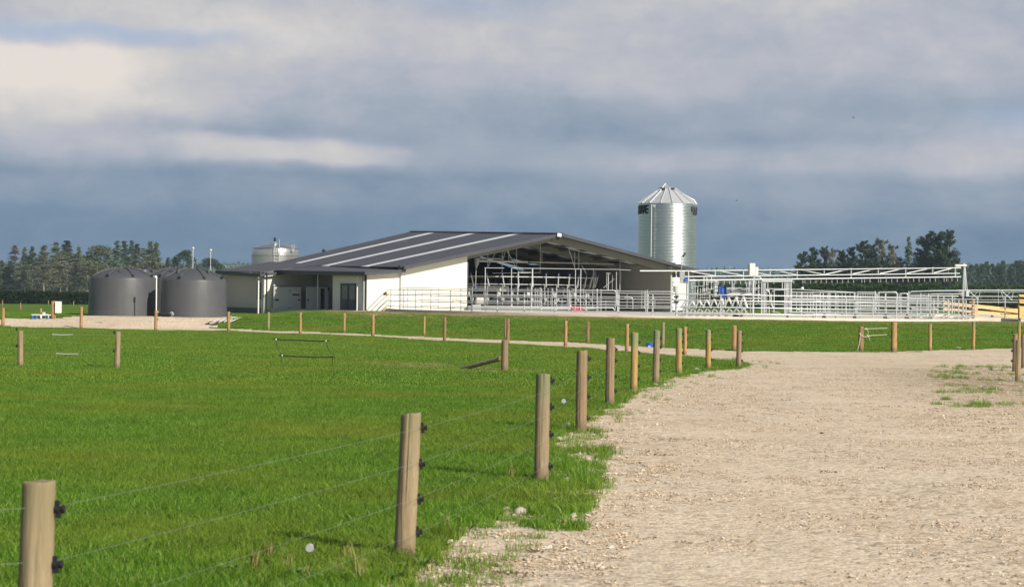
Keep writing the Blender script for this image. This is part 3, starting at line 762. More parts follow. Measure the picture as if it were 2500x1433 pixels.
# barge boards on the open gable (pale folded edge over a dark face)
def barge(u0, z0, u1, z1, v, mat, w_=.30, name='barge_board', t_=.03, up=.05):
    mb = MB(); a = S(u0, v, z0); b_ = S(u1, v, z1)
    mb.prism([a+Vector((0, 0, up)), b_+Vector((0, 0, up)), b_-Vector((0, 0, w_)), a-Vector((0, 0, w_))], -EV*t_)
    return mb.build(name, mat, shed)
barge(U0-.45, zE0-.09, UR-.05, zR0-.01, VF-.03, 'roof_iron', .17)
barge(U1+.3, zE1-.06, UR+.05, zR0-.01, VF-.03, 'roof_iron', .17)
# eave fascia / gutter
mb = MB(); a = S(U0-.5, 0.0, zE0-.12)
# rafters: portal frames under the roof, deep folded steel
for v in (.35, 6.4, 12.8, 18.9):
    for (ua, za, ub, zb) in ((U0+.1, zE0-.05, UR-.02, zR0-.06), (U1-.1, zE1-.03, UR+.02, zR0-.06)):
        mb = MB(); k0, k1 = droof(v)*.45, droof(v)
        mb.prism([S(ua, v, za+k0-.02), S(ub, v, zb+k1-.02), S(ub, v, zb+k1-.46), S(ua, v, za+k0-.40)], EV*.16)
        mb.build('rafter', 'rafter_steel', shed)
for i in range(1, 8):                                   # purlins along the building on each slope
    for (ua, za, ub, zb) in ((U0, zE0, UR, zR0), (U1, zE1, UR, zR0)):
        f = i/8; mb = MB()
        a = S(ua+(ub-ua)*f, .52, za+(zb-za)*f-.10); b_ = S(ua+(ub-ua)*f, VB, za+(zb-za)*f-.10+droof(VB)*(.45+.55*f))
        mb.prism([a+Vector((0, 0, .0))-EU*.03, a+EU*.03, a+EU*.03-Vector((0, 0, .14)), a-EU*.03-Vector((0, 0, .14))], b_-a)
        mb.build('purlin', 'rafter_steel', shed)
def ztop(u, v):
    """underside of the main roof"""
    f = (u-U0)/(UR-U0) if u < UR else (U1-u)/(U1-UR)
    ze = zE0 if u < UR else zE1
    return ze+(zR0-ze)*f-.08+droof(v)*(.45+.55*f)
# front cream wall under the left half of the gable, right to the opening at x=1140
uA = S_at(1140, 0.0); uL = S_at(985, 0.0)
def wall(pts, off, mat, name='wall', label=None):
    mb = MB(); mb.prism(pts, off); return mb.build(name, mat, shed, label=label)
zl = 3.60
wall([S(0, 0, .6), S(uL-.35, 0, .6), S(uL-.35, 0, zf2+.10), S(0, 0, zf2-.06)], EV*.12, 'cream_wall')
wall([S(uL-.34, 0.0, .6), S(uA, 0.0, .6), S(uA, 0.0, ztop(uA, 0)-.02), S(uL-.34, 0, ztop(U0, 0)-.14)], EV*.12, 'cream_wall')
wall([S(uA+.005, -.02, .9), S(uA+.09, -.02, .9), S(uA+.09, -.02, ztop(uA, 0)-.55), S(uA+.005, -.02, ztop(uA, 0)-.55)], EV*.2, 'dark_steel', 'door_jamb')
# joint strip and downpipe on the wall at x 977
uj = S_at(977, 0.0)
mb = MB(); mb.tube([S(uj, -.10, .9), S(uj, -.10, 3.62)], .05, 10); mb.build('downpipe', 'pipe_white', shed, True)
mb = MB(); mb.box(S(uj, -.22, 3.72), (.42, .34, .26), TH); mb.build('gutter_end', 'roof_iron', shed)
# side wall of the dairy room with the glazed door (faces left)
vR = S_at(812, u=0.0)
wall([S(0, .125, .6), S(0, vR, .6), S(0, vR, zf2-.1), S(0, .125, zf2-.1)], EU*.12, 'cream_wall')
wall([S(.13, vR-.14, .6), S(2.55, vR-.14, .6), S(2.55, vR-.14, 3.6), S(.13, vR-.14, 3.5)], EV*.12, 'cream_wall')
# glazed double door
vd0, vd1 = S_at(868, u=-.05), S_at(831, u=-.05)
zd0 = .9; zd1 = zat(692, S(0, 2, 0))
mb = MB()
for (v0_, v1_, z0_, z1_) in ((vd0, vd0+.12, zd0, zd1), (vd1-.12, vd1, zd0, zd1), (vd0, vd1, zd1-.12, zd1), ((vd0+vd1)/2-.10, (vd0+vd1)/2+.10, zd0, zd1-.12), (vd0, vd1, zd0, 1.65)):
    mb.prism([S(-.06, v0_, z0_), S(-.06, v1_, z0_), S(-.06, v1_, z1_), S(-.06, v0_, z1_)], EU*.05)
dr = mb.build('door', 'dark_steel', shed)
for (v0_, v1_) in ((vd0+.12, (vd0+vd1)/2-.10), ((vd0+vd1)/2+.10, vd1-.12)):
    mb = MB(); mb.prism([S(-.03, v0_, 1.65), S(-.03, v1_, 1.65), S(-.03, v1_, zd1-.12), S(-.03, v0_, zd1-.12)], EU*.02); mb.build('pane', 'window_glass', dr)
# recess: back wall and far return wall, then the outer room's side wall
v1a = 12.6
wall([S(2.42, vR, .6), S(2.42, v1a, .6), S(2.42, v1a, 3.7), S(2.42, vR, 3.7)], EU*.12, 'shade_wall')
wall([S(-1.3, v1a, .5), S(2.55, v1a, .5), S(2.55, v1a, 3.5), S(-1.3, v1a, 3.32)], EV*.12, 'cream_wall')
v1b = S_at(560, u=-1.3)
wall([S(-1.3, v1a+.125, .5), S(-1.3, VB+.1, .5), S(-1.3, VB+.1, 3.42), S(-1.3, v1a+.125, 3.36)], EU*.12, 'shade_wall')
wall([S(-1.36, v1a+.1, .4), S(-1.36, VB+.1, .4), S(-1.36, VB+.1, .98), S(-1.36, v1a+.1, .98)], EU*.05, 'fascia_iron', 'plinth')
vw0, vw1 = S_at(634, u=-1.36), S_at(624, u=-1.36)
wall([S(-1.36, v1a+.3, zat(731, S(-1.3, 13, 0))), S(-1.36, v1a+.95, zat(731, S(-1.3, 13, 0))), S(-1.36, v1a+.95, zat(690, S(-1.3, 13, 0))), S(-1.36, v1a+.3, zat(690, S(-1.3, 13, 0)))], EU*.05, 'glass_dark', 'window')
# lean-to roofs with dark fascias
def leanto(ua, za, ub, zb, v0, v1, fz=.22):
    mb = slope_panel(ua, za, ub, zb, v0, v1, .05)
    mb.build('lean_to_roof', 'roof_iron', shed)
    mb = MB(); mb.prism([S(ua-.03, v0-.02, za-.22), S(ua-.03, v1, za-.22+droof(v1)*.45-droof(v0)*.0), S(ua-.03, v1, za+.03+droof(v1)*.45), S(ua-.03, v0-.02, za+.03)], EU*.025); mb.build('fascia', 'fascia_iron', shed)
    mb = MB(); mb.prism([S(ua, v0-.03, za-.16), S(ub, v0-.03, zb-.16), S(ub, v0-.03, zb+.03), S(ua, v0-.03, za+.03)], EV*.025); mb.build('barge_board', 'roof_iron', shed)
zf2 = zat(665, S(-.4, 0, 0)); zf1 = zat(663.5, S(-1.7, v1a, 0))-.16
leanto(-.45, zf2, U0-.2, zf2+.20, -.55, v1a-.45)
leanto(-1.75, zf1-.0, U0-.2, zf2+.30, v1a-.42, VB+.3)
# posts, downpipes along the side
for (x, u, r_p, mt, nm, yb) in ((631, -1.62, .055, 'trim_white', 'downpipe', 772), (642, -1.35, .10, 'galvanised_matt', 'corner_post', 772), (651, -1.3, .05, 'dark_steel', 'flashing', 770),
        (776, -.25, .035, 'galvanised', 'post', 764), (872, -.3, .05, 'trim_white', 'downpipe', 764), (887.5, -.12, .10, 'galvanised_matt', 'corner_post', 764), (892.5, -.03, .045, 'dark_steel', 'flashing', 764)):
    v = S_at(x, u=u); mb = MB(); mb.tube([S(u, v, .5), S(u, v, 3.42)], r_p, 10 if nm == 'downpipe' else 4); mb.build(nm, mt, shed, nm == 'downpipe')
# back, right and inner walls
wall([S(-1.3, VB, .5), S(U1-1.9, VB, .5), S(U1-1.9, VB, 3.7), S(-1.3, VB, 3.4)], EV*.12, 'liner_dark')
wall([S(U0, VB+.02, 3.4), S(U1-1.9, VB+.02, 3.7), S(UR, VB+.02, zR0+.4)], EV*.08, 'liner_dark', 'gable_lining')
uW = S_at(1632, 0.3)
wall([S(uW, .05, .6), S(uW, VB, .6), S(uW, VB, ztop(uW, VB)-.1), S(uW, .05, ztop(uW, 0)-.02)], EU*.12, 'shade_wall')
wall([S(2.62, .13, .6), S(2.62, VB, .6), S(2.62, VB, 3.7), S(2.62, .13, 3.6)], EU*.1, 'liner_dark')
# right lean-to
mb = slope_panel(U1+.2, zE1-.12, U1+2.6, zE1-.50, -.4, VB); mb.build('lean_to_roof', 'roof_iron', shed)
mb = MB(); mb.prism([S(U1+.2, -.42, zE1-.42), S(U1+2.6, -.42, zE1-.80), S(U1+2.6, -.42, zE1-.48), S(U1+.2, -.42, zE1-.10)], EV*.03); mb.build('barge_board', 'roof_iron', shed)
for v in (.3, 6.4):
    mb = MB(); mb.tube([S(U1+2.4, v, .8), S(U1+2.4, v, 3.2)], .07, 6); mb.build('post', 'galvanised_matt', shed)
# floor slab
mb = MB(); mb.prism([S(-1.0, -.3, .4), S(U1+2.6, -.3, .4), S(U1+2.6, VB, .4), S(-1.0, VB, .4)], (0, 0, FZ-.4-.03)); structure('shed_floor', mb, 'concrete_grey')
mb = MB(); mb.tube([P(1163, 573, 141)-Vector((0, 0, 0)), P(1163, 571, 141)], .01, 4)
# white service pipe under the roof, hanging rods, feed auger
def pt(x, y, v): # on plane v
    u = S_at(x, v); q = S(u, v, 0); return Vector((q.x, q.y, P(x, y, q.y).z))
for (x0, y0, x1, y1, r_p, v) in ((1168, 637, 1288, 640, .07, 4), (1168, 631, 1224, 632, .04, 5), (1292, 640, 1500, 645, .05, 6), (1330, 640, 1400, 643, .05, 8)):
    mb = MB(); mb.tube([pt(x0, y0, v), pt(x1, y1, v)], r_p, 8); mb.build('ceiling_pipe', 'pipe_white', shed, True)
for (x0, y0, x1, y1, v) in ((1190, 620, 1190, 652, 2), (1208, 618, 1190, 652, 2), (1225, 612, 1225, 667, 3), (1233, 612, 1225, 640, 3), (1241, 606, 1241, 640, 3), (1237, 612, 1258, 652, 3), (1260, 602, 1260, 650, 3),
        (1318, 590, 1318, 668, 3), (1322, 612, 1322, 640, 5), (1387, 607, 1403, 655, 2), (1387, 607, 1432, 618, 2), (1402, 614, 1402, 657, 2), (1412, 608, 1412, 657, 2), (1419, 648, 1431, 668, 3), (1448, 655, 1448, 705, 3), (1452, 660, 1452, 700, 4),
        (1513, 634, 1513, 710, 2), (1515, 660, 1515, 708, 4), (1532, 666, 1551, 692, 9), (1202, 667, 1318, 666, 3)):
    mb = MB(); mb.tube([pt(x0, y0, v), pt(x1, y1, v)], .022, 6); mb.build('hanging_rod', 'galvanised', shed)
fl = thing('floodlight', S(UR, VF-.1, zR0+.1), 'square white floodlight tilted on the peak of the gable', 'floodlight', 'floodlights')
mb = MB(); M_ = Matrix.Rotation(R(10), 3, 'Z')@Matrix.Rotation(R(-25), 3, 'X')@Matrix.Rotation(R(12), 3, 'Y')
cc = pt(1364, 575, VF-.2); mb.box(cc, (.34, .08, .32), rot=M_); mb.box(cc+Vector((-.1, .1, -.2)), (.2, .1, .16)); mb.build('housing', 'dark_steel', fl)
mb = MB(); mb.box(cc+M_@Vector((0, -.05, .01)), (.26, .02, .24), rot=M_); mb.build('lens', 'cabinet_white', fl)

# roof vents seen behind the roof slope
for (x, y0, y1, Y, lab) in ((790, 621, 609, 152, 'small dark capped vent on a white collar above the roof slope'),):
    a = P(x, y0, Y); t_ = thing('roof_vent', a, lab, 'vent')
    mb = MB(); mb.tube([a-Vector((0, 0, .25)), P(x, 616, Y)], .09, 10); mb.build('collar', 'trim_white', t_, True)
    mb = MB(); mb.lathe(P(x, 615.5, Y), [(.07, 0), (.12, .05), (.13, .14), (.09, .2), (0, .22)], 12); mb.build('cap', 'black_plastic', t_, True)

# ------------------------------------------------------------------ generator and control cabinets in the recess
def cabinet(x0, x1, y0, y1, Y, dep, lab, parts, rz=R(8)):
    a = P(x0, y1, Y); b_ = P(x1, y1, Y); zt = P((x0+x1)/2, y0, Y).z; zb = a.z
    c = (a+b_)/2; t_ = thing('control_cabinet', Vector((c.x, c.y, zb)), lab, 'cabinet', 'cabinets in the shaded recess of the shed')
    wd = (b_-a).length; M_ = Matrix.Rotation(rz, 3, 'Z')
    def bx(name, x0_, x1_, z0_, z1_, y0_, y1_, mt, par=t_):
        mb = MB(); mb.box((c.x, c.y, 0), (1, 1, 1)); mb = MB()
        ctr = Vector((c.x, c.y, (z0_+z1_)/2))+M_@Vector(((x0_+x1_)/2, (y0_+y1_)/2, 0))
        mb.box(ctr, (x1_-x0_, y1_-y0_, z1_-z0_), rot=M_); return mb.build(name, mt, par)
    bx('body', -wd/2, wd/2, zb, zt, 0, dep, 'cabinet')
    bx('top_cap', -wd/2-.02, wd/2+.02, zt+.002, zt+.05, -.02, dep, 'dark_steel')
    H_ = zt-zb
    for (nm, fx0, fx1, fz0, fz1, mt, pr) in parts:
        bx(nm, -wd/2+fx0*wd, -wd/2+fx1*wd, zb+fz0*H_, zb+fz1*H_, -pr, -.002, mt)
    return t_
cabinet(668, 735, 700, 764, 139.4, .9, 'grey generator cabinet with warning labels and two small black badges', [
    ('end_panel', .0, .235, 0.02, .98, 'cabinet', .02), ('door', .26, .98, .05, .95, 'cabinet', .03), ('warning_label', .10, .15, .72, .82, 'yellow_float', .03),
    ('name_label', .06, .18, .62, .67, 'label_white', .03), ('badge', .05, .19, .46, .53, 'print_black', .03), ('name_label', .68, .93, .78, .83, 'label_white', .04),
    ('badge', .68, .93, .67, .73, 'print_black', .04), ('handle', .88, .95, .47, .53, 'dark_steel', .06), ('hinge', .54, .61, .82, .85, 'dark_steel', .05), ('hinge', .54, .61, .17, .20, 'dark_steel', .05)])
cabinet(748, 801, 700, 764, 138.2, .9, 'grey control cabinet with a tall dark slot, right of the generator cabinet', [
    ('door', .02, .5, .05, .95, 'cabinet', .03), ('tall_slot', .64, .82, .06, .93, 'black_plastic', .02), ('handle', .04, .11, .46, .53, 'dark_steel', .06), ('socket', .96, 1.05, .86, .98, 'black_plastic', .10),
    ('foot_box', .26, .42, .0, .09, 'black_plastic', .12)])
for (x, Y, lab) in ((669.5, 138.9, 'pale round cable reel on the left corner of the generator cabinet'), (686.5, 138.9, 'dark round exhaust mouth on top of the generator cabinet')):
    c = P(x, 697, Y); t_ = thing('exhaust_outlet' if x > 680 else 'cable_reel', c-Vector((0, 0, .1)), lab, 'fitting')
    M_ = Matrix.Rotation(R(90), 3, 'X')
    mb = MB(); mb.lathe(c, [(.06, -.1), (.07, .0), (.07, .08), (.035, .1)], 14, axis=M_); mb.build('rim', 'trim_white' if x < 680 else 'rust_brown', t_, True)
    mb = MB(); mb.lathe(c, [(.034, -.12), (.034, .12)], 10, axis=M_); mb.build('mouth', 'black_plastic', t_)
c = P(812, 730, 136); mb = MB(); mb.tube([P(806, 763, 135.5), P(814, 728, 135.8)], .02, 6); one('broom_handle', mb, 'dark_steel', P(806, 763, 135.5), 'thin dark broom handle leaning on the dairy room corner', 'broom')

# ------------------------------------------------------------------ stainless milk vat and its ladder
def vat():
    Y = 158.0; c = P(671.5, 680, Y); rr = (P(728, 640, Y)-P(615, 640, Y)).length/2; z0 = 1.0
    za = P(671.5, 607, Y).z; t_ = thing('milk_vat', Vector((c.x, c.y, z0)), 'squat stainless steel milk vat standing behind the lean-to roof', 'vat')
    zb = P(671.5, 623, Y).z
    mb = MB(); mb.lathe(Vector((c.x, c.y, 0)), [(rr+.03, z0), (rr+.03, zb-.08), (rr+.06, zb-.05), (rr+.06, zb), (rr-.02, zb+.03), (rr-.02, za-.1), (rr-.06, za)], 64); mb.build('shell', 'stainless', t_, True)
    zt = P(671.5, 594, Y).z
    mb = MB(); mb.lathe(Vector((c.x, c.y, 0)), [(rr+.02, za+.002), (rr+.02, za+.03), (rr*.7, za+(zt-za)*.55), (rr*.35, za+(zt-za)*.9), (0, zt)], 64); mb.build('domed_lid', 'stainless', t_, True)
    mb = MB()
    for x in (669, 682):
        a = P(x, 650, Y-rr-.12); b_ = P(x, 600, Y-rr-.12); mb.tube([a, b_], .022, 6)
    mb.tube([P(682, 600, Y-rr-.1), P(682, 584, Y-rr-.1), P(672, 584, Y-rr+.3)], .02, 6)
    mb.build('ladder_rail', 'galvanised', t_)
    for y in range(606, 652, 8):
        mb = MB(); mb.tube([P(669, y, Y-rr-.12), P(682, y, Y-rr-.12)], .015, 5); mb.build('rung', 'galvanised', t_)
    mb = MB(); mb.tube([P(671, 600, Y-.8), P(671, 590, Y-.8)], .10, 12); mb.tube([P(674, 596, Y-.8), P(680, 600, Y-.8)], .06, 8); mb.build('agitator_motor', 'stainless', t_, True)
    mb = MB(); mb.tube([P(671, 589.6, Y-.8), P(671, 580.5, Y-.8)], .09, 12); mb.build('motor_cap', 'black_plastic', t_, True)
    for x in (713, 718): mb = MB(); mb.tube([P(x, 608, Y-1.0), P(x, 597, Y-1.0)], .02, 6); mb.build('vent_pipe', 'galvanised', t_)
    mb = MB(); mb.box(P(715, 611, Y-1.25), (.16, .1, .2)); mb.build('vent_box', 'galvanised', t_)
    return t_
vat()

# ------------------------------------------------------------------ ribbed grain silo
def silo():
    Y = 172.0; px = FPX/Y; c = P(1629, 600, Y); rr = 141.5/px/2; ztop_ = P(1630, 499, Y).z; zc = P(1630, 463, Y).z
    t_ = thing('grain_silo', Vector((c.x, c.y, .9)), 'tall ribbed galvanised silo with conical lid behind the shed roof', 'silo')
    z0 = .9; n_rib = 74; prof = []
    for i in range(n_rib*4+1):
        z = z0+(ztop_-z0)*i/(n_rib*4); prof.append((rr+.015*math.cos(2*math.pi*i/4), z))
    mb = MB(); mb.lathe(Vector((c.x, c.y, 0)), prof, 72); o = mb.build('wall', 'silo_steel', t_)
    o.data.polygons.foreach_set('use_smooth', [True]*len(o.data.polygons))
    ns = 16; rt = .75; zi = zc
    for k in range(ns):
        a0 = 2*math.pi*(k+.2)/ns; a1 = 2*math.pi*(k+1.2)/ns; mb = MB()
        q = [Vector((c.x+r_*math.cos(a), c.y+r_*math.sin(a), z)) for r_, a, z in ((rr+.08, a0, ztop_+.01), (rr+.08, a1, ztop_+.01), (rt, a1, zi), (rt, a0, zi))]
        mb.prism(q, (0, 0, -.02)); mb.build('lid_panel', 'galvanised', t_)
        mb = MB(); mb.tube([q[0]+Vector((0, 0, .03)), q[3]+Vector((0, 0, .03))], .045, 5); mb.build('lid_rib', 'galvanised', t_)
    mb = MB(); mb.lathe(Vector((c.x, c.y, 0)), [(rt, zi-.05), (rt+.02, zi+.12), (rt-.04, zi+.14), (rt*.5, zi+.2), (0, zi+.22)], 24); mb.build('cap_collar', 'galvanised_matt', t_)
    for x in (1619, 1643): mb = MB(); mb.box(P(x, 462, Y-rt), (.26, .1, .22)); mb.build('inspection_flap', 'print_black', t_)
    ap = P(1625, 448, Y-.5)
    for x in (1612, 1625, 1634): mb = MB(); mb.tube([P(x, 466 if x != 1634 else 462, Y-.8), ap], .035, 6); mb.build('hoist_leg', 'galvanised', t_)
    mb = MB(); mb.tube([P(1651, 468, Y-.6), P(1656, 466, Y-.7), P(1675, 478, Y-.9), P(1694, 489, Y-1.0), P(1698, 494, Y-1.0), P(1699, 500, Y-1.0)], .055, 8); mb.build('roof_ladder_rail', 'galvanised', t_, True)
    mb = MB(); mb.tube([P(1591, 499, Y-rr*.95), P(1589, 660, Y-rr*.95)], .03, 6); mb.build('seam_strip', 'trim_white', t_)
    a, b_, d_ = P(1592, 500, Y-rr*.96), P(1601, 500, Y-rr), P(1599, 508, Y-rr-.05); mb = MB(); mb.prism([a, b_, d_], (0, -.02, 0)); mb.build('loose_flap', 'galvanised', t_)
    # lettering wrapped round the wall; each letter is cut from blocks proud of the ribs
    F_ = {'O': ['111', '101', '101', '101', '111'], 'V': ['101', '101', '101', '111', '010'], 'E': ['111', '100', '111', '100', '111'],
          'G': ['1111', '1000', '1011', '1001', '1111'], 'S': ['111', '100', '111', '001', '111'], 'H': ['101', '101', '111', '101', '101'], 'R': ['111', '101', '110', '101', '101']}
    def px_ang(x): # angle on the front of the wall for column x
        s_ = max(-.999, min(.999, (x-1630)/70.8)); return math.asin(s_)
    def letter(ch, a0, a1, y0, y1):
        g_ = F_[ch]; rws = len(g_); cs = len(g_[0]); mb = MB(); z0_ = P(1630, y1, Y).z; z1_ = P(1630, y0, Y).z
        va = math.atan2(c.x, c.y)
        for i, row in enumerate(g_):
            for j, b in enumerate(row):
                if b != '1': continue
                aa, ab = a0+(a1-a0)*j/cs, a0+(a1-a0)*(j+1)/cs; za_, zb_ = z1_-(z1_-z0_)*(i+1)/rws, z1_-(z1_-z0_)*i/rws
                vs = []
                for r_ in (rr+.015, rr+.04):
                    for a in (aa, ab):
                        for z in (za_, zb_): vs.append((c.x+r_*math.sin(a+va*0), c.y-r_*math.cos(a+va*0), z))
                mb.add(vs, [(4, 5, 7, 6), (0, 2, 3, 1), (0, 1, 5, 4), (2, 6, 7, 3), (1, 3, 7, 5), (0, 4, 6, 2)])
        mb.build('painted_letter', 'print_black', t_)
    adj = math.atan2(c.x, c.y)      # turn so that columns match the viewing side
    e1 = px_ang(1584)-adj; wA = .20
    letter('E', e1-.155, e1, 503, 524); letter('V', e1-.155-.19, e1-.155-.03, 503, 524); letter('O', e1-.155*2-.25, e1-.155-.22, 503, 524); letter('R', e1-.84, e1-.62, 503, 524)
    s1 = px_ang(1687)-adj
    letter('G', s1, s1+.26, 506, 518); letter('S', s1+.10, s1+.30, 519, 526); letter('R', s1+.36, s1+.62, 506, 525)
silo()

# ------------------------------------------------------------------ water tanks
def tank(xc, hwid, ytop, ybase, ydome, Y, z0, lab, seed, hat=True):
    pxm = FPX/Y; rr = hwid/pxm; c = P(xc, ybase, Y); zt = P(xc, ytop, Y).z; zd = P(xc, ydome, Y).z
    t_ = thing('water_tank', Vector((c.x, c.y, z0)), lab, 'water tank', 'dark plastic water tanks beside the shed')
    C_ = Vector((c.x, c.y, 0))
    mb = MB(); mb.lathe(C_, [(rr*.995, z0-.25), (rr, z0+.1), (rr*.985, z0+(zt-z0)*.5), (rr*.965, zt-.12), (rr*.955, zt-.03), (rr*.93, zt)], 72, jit=lambda a, z: 1+.0025*math.sin(a*9+z*2)+.002*math.sin(a*23)); mb.build('wall', 'tank_plastic', t_, True)
    r1 = rr*.94; prof = [(r1, zt-.01), (r1*.97, zt+.05)]
    for k in range(1, 9):
        f = k/8; prof.append((r1*.97*(1-f)+.001, zt+.05+(zd-zt-.05)*math.sin(f*math.pi/2)**.85))
    mb = MB(); mb.lathe(C_, prof, 72); mb.build('domed_lid', 'tank_plastic', t_, True)
    rnd = random.Random(seed)
    for k in range(8):                                   # raised radial ribs ending in lugs
        a = 2*math.pi*(k+rnd.random()*.1)/8+seed; pts = []
        for j in range(7):
            f = j/7*.9; r_ = r1*.97*(1-f); z = zt+.05+(zd-zt-.05)*math.sin(f*math.pi/2)**.85
            pts.append(C_+Vector((r_*math.cos(a), r_*math.sin(a), z+.03)))
        mb = MB(); mb.tube(pts, .045, 6); mb.build('lid_rib', 'tank_plastic', t_, True)
        mb = MB(); mb.box(pts[0]+Vector((0, 0, .04)), (.14, .10, .14), a); mb.build('lifting_lug', 'black_plastic', t_)
        if k % 2 == 0:
            f = .35; aa = a+.39; r_ = r1*(1-f); z = zt+.05+(zd-zt-.05)*math.sin(f*math.pi/2)**.85
            mb = MB(); mb.box(C_+Vector((r_*math.cos(aa), r_*math.sin(aa), z+.05)), (.20, .14, .16), aa); mb.build('lifting_lug', 'tank_plastic', t_)
    if hat:
        a = math.radians(-60)+seed; q = C_+Vector((r1*.62*math.cos(a), r1*.62*math.sin(a), zt+(zd-zt)*.5))
        mb = MB(); mb.lathe(q, [(.28, 0), (.28, .16), (.25, .20), (0, .22)], 20); mb.build('inspection_hatch', 'tank_plastic', t_, True)
    return t_
tank(430, 71, 678, 770, 653, 128.0, .62, 'grey plastic water tank standing behind the gap between the two front tanks', 2.6)
tank(300.5, 84, 678, 775, 654, 121.5, .58, 'large grey plastic water tank, the left one of the front pair', 1.2)
tank(473, 80.5, 683, 778, 655, 120.0, .58, 'large grey plastic water tank touching the shed corner, right of the front pair', 2.0)
tank(345, 70, 676, 770, 657, 129.5, .62, 'grey plastic water tank behind the left front tank, only its lid showing', 3.5)
# pipe between the front tanks and a standpipe
t_ = thing('tank_pipework', P(395, 770, 118.2), 'black outlet pipe with pale flange lying between the two front tanks', 'pipe')
mb = MB(); mb.tube([P(386, 766, 118.3), P(400, 771, 117.9), P(413, 770, 117.8), P(417, 767, 118.0)], .085, 10); mb.build('pipe', 'black_plastic', t_, True)
mb = MB(); mb.tube([P(417, 767, 117.9), P(420, 766, 118.0)], .13, 12); mb.build('flange', 'galvanised_matt', t_)
t_ = thing('standpipe', P(382, 775, 118.0), 'thin white standpipe with bent top in front of the gap between tanks', 'pipe')
mb = MB(); mb.tube([P(381.5, 764, 118), P(382, 678, 118)], .036, 8); mb.build('pipe', 'trim_white', t_, True)
mb = MB(); mb.tube([P(382, 679, 118), P(381, 675.5, 118), P(376, 675.5, 118.2)], .065, 8); mb.build('elbow', 'trim_white', t_, True)
mb = MB(); mb.ball(P(384, 762, 117.9), .08, 8); mb.build('valve', 'galvanised_matt', t_)
for (x, y, lab) in ((471.5, 606, 'pale yellow ball on the taller thin white rod above the tanks'), (514.5, 611, 'pale yellow ball on the shorter thin rod nearer the shed')):
    Yp = 123.5 if x < 500 else 122.5; t_ = thing('level_marker', P(x, 656, Yp), lab, 'marker', 'water level markers above the tanks')
    mb = MB(); mb.tube([P(x-.7, 660, Yp), P(x, y+3, Yp)], .015, 6); mb.build('rod', 'trim_white', t_)
    mb = MB(); mb.ball(P(x, y, Yp), .07, 12); mb.build('ball', 'yellow_float', t_, True)

# ------------------------------------------------------------------ round concrete yard
def circ(r_, a, z=0.0, rel=None):
    """point on a circle round the yard centre; a=0 faces the camera, grows to the right"""
    return Vector((CX+r_*math.sin(a), CY-r_*math.cos(a), z+(float(zpad(CX+r_*math.sin(a))) if rel is None else rel)))
def ang_for(x, r_, lo=-1.75, hi=1.62):
    f = lambda a: proj(*circ(r_, a))[0]-x
    best = min(range(400), key=lambda i: abs(f(lo+(hi-lo)*i/399)) + 0.0)
    a = lo+(hi-lo)*best/399; d = (hi-lo)/399
    for _ in range(30):
        c_ = [(abs(f(q)), q) for q in (a-d, a, a+d)]; a = min(c_)[1]; d *= .6
    return a
mb = MB(); vs = [(CX, CY, .95)]; fs = []; k = 120
for i in range(k): vs.append(tuple(circ(CR-.05, 2*math.pi*i/k)))
for i in range(k): fs.append((0, 1+i, 1+(i+1) % k))
mb.add(vs, fs); structure('yard_floor', mb, 'concrete')
A0, A1 = ang_for(951, CR+.05, -1.75, 0)-.02, ang_for(2360, CR, 0, 1.6)
aend = 2.55
def arc_wall(r0, r1, a0, a1, zlo, zhi, mat, name, n_=120, par=None):
    mb = MB(); vs = []; fs = []
    for i in range(n_+1):
        a = a0+(a1-a0)*i/n_; zz = float(zpad(CX+r0*math.sin(a)))
        for r_, z in ((r0, zlo), (r0, zhi+zz), (r1, zhi+zz), (r1, zlo)):
            vs.append((CX+r_*math.sin(a), CY-r_*math.cos(a), z))
    for i in range(n_):
        o_ = i*4
        for j in range(4): fs.append((o_+j, o_+4+j, o_+4+(j+1) % 4, o_+(j+1) % 4))
    fs += [(0, 1, 2, 3), (n_*4+3, n_*4+2, n_*4+1, n_*4)]
    mb.add(vs, fs); o = mb.build(name, mat, par, True); return o
kerb = arc_wall(CR+.16, CR-.06, A0, aend, -.4, .06, 'concrete', 'yard_kerb'); kerb['kind'] = 'structure'

def arc_fence(r_, xs, a1x, lab, rails, h, rp=.030, rr_=.024, angs=None, zoff=0.0, cat='fence', nm='yard_fence', matn='galvanised'):
    t_ = thing(nm, circ(r_, 0), lab, cat)
    an = angs if angs is not None else [ang_for(x, r_) for x in xs]
    for a in an:
        mb = MB(); mb.tube([circ(r_, a, -.05+zoff), circ(r_, a, h+zoff)], rp, 8); mb.build('post', matn, t_, True)
    n_ = 90
    for z in rails:
        mb = MB(); mb.tube([circ(r_+rp+.01, min(an)+(max(an)-min(an))*i/n_, z+zoff) for i in range(n_+1)], rr_, 8); mb.build('rail', matn, t_, True)
    return t_, an
front_x = [951.7, 954, 965, 985, 1015, 1052, 1100, 1152, 1214, 1280, 1354, 1430, 1510, 1593, 1676, 1759, 1838, 1917.6, 1992, 2065, 2130.5, 2188, 2238, 2279, 2314, 2340, 2352, 2358]
arc_fence(CR+.02, front_x, None, 'curved galvanised pipe fence along the front edge of the round yard', (.22, .56, .93, 1.25), 1.27, .040, .027)
# second, slightly higher pipe line just inside (left part)
arc_fence(CR-.7, [958, 972, 995, 1030, 1070, 1125, 1185, 1250, 1322], None, 'second curved pipe fence just inside the left part of the yard edge', (.30, .66, 1.02, 1.36), 1.36, .026, .022)
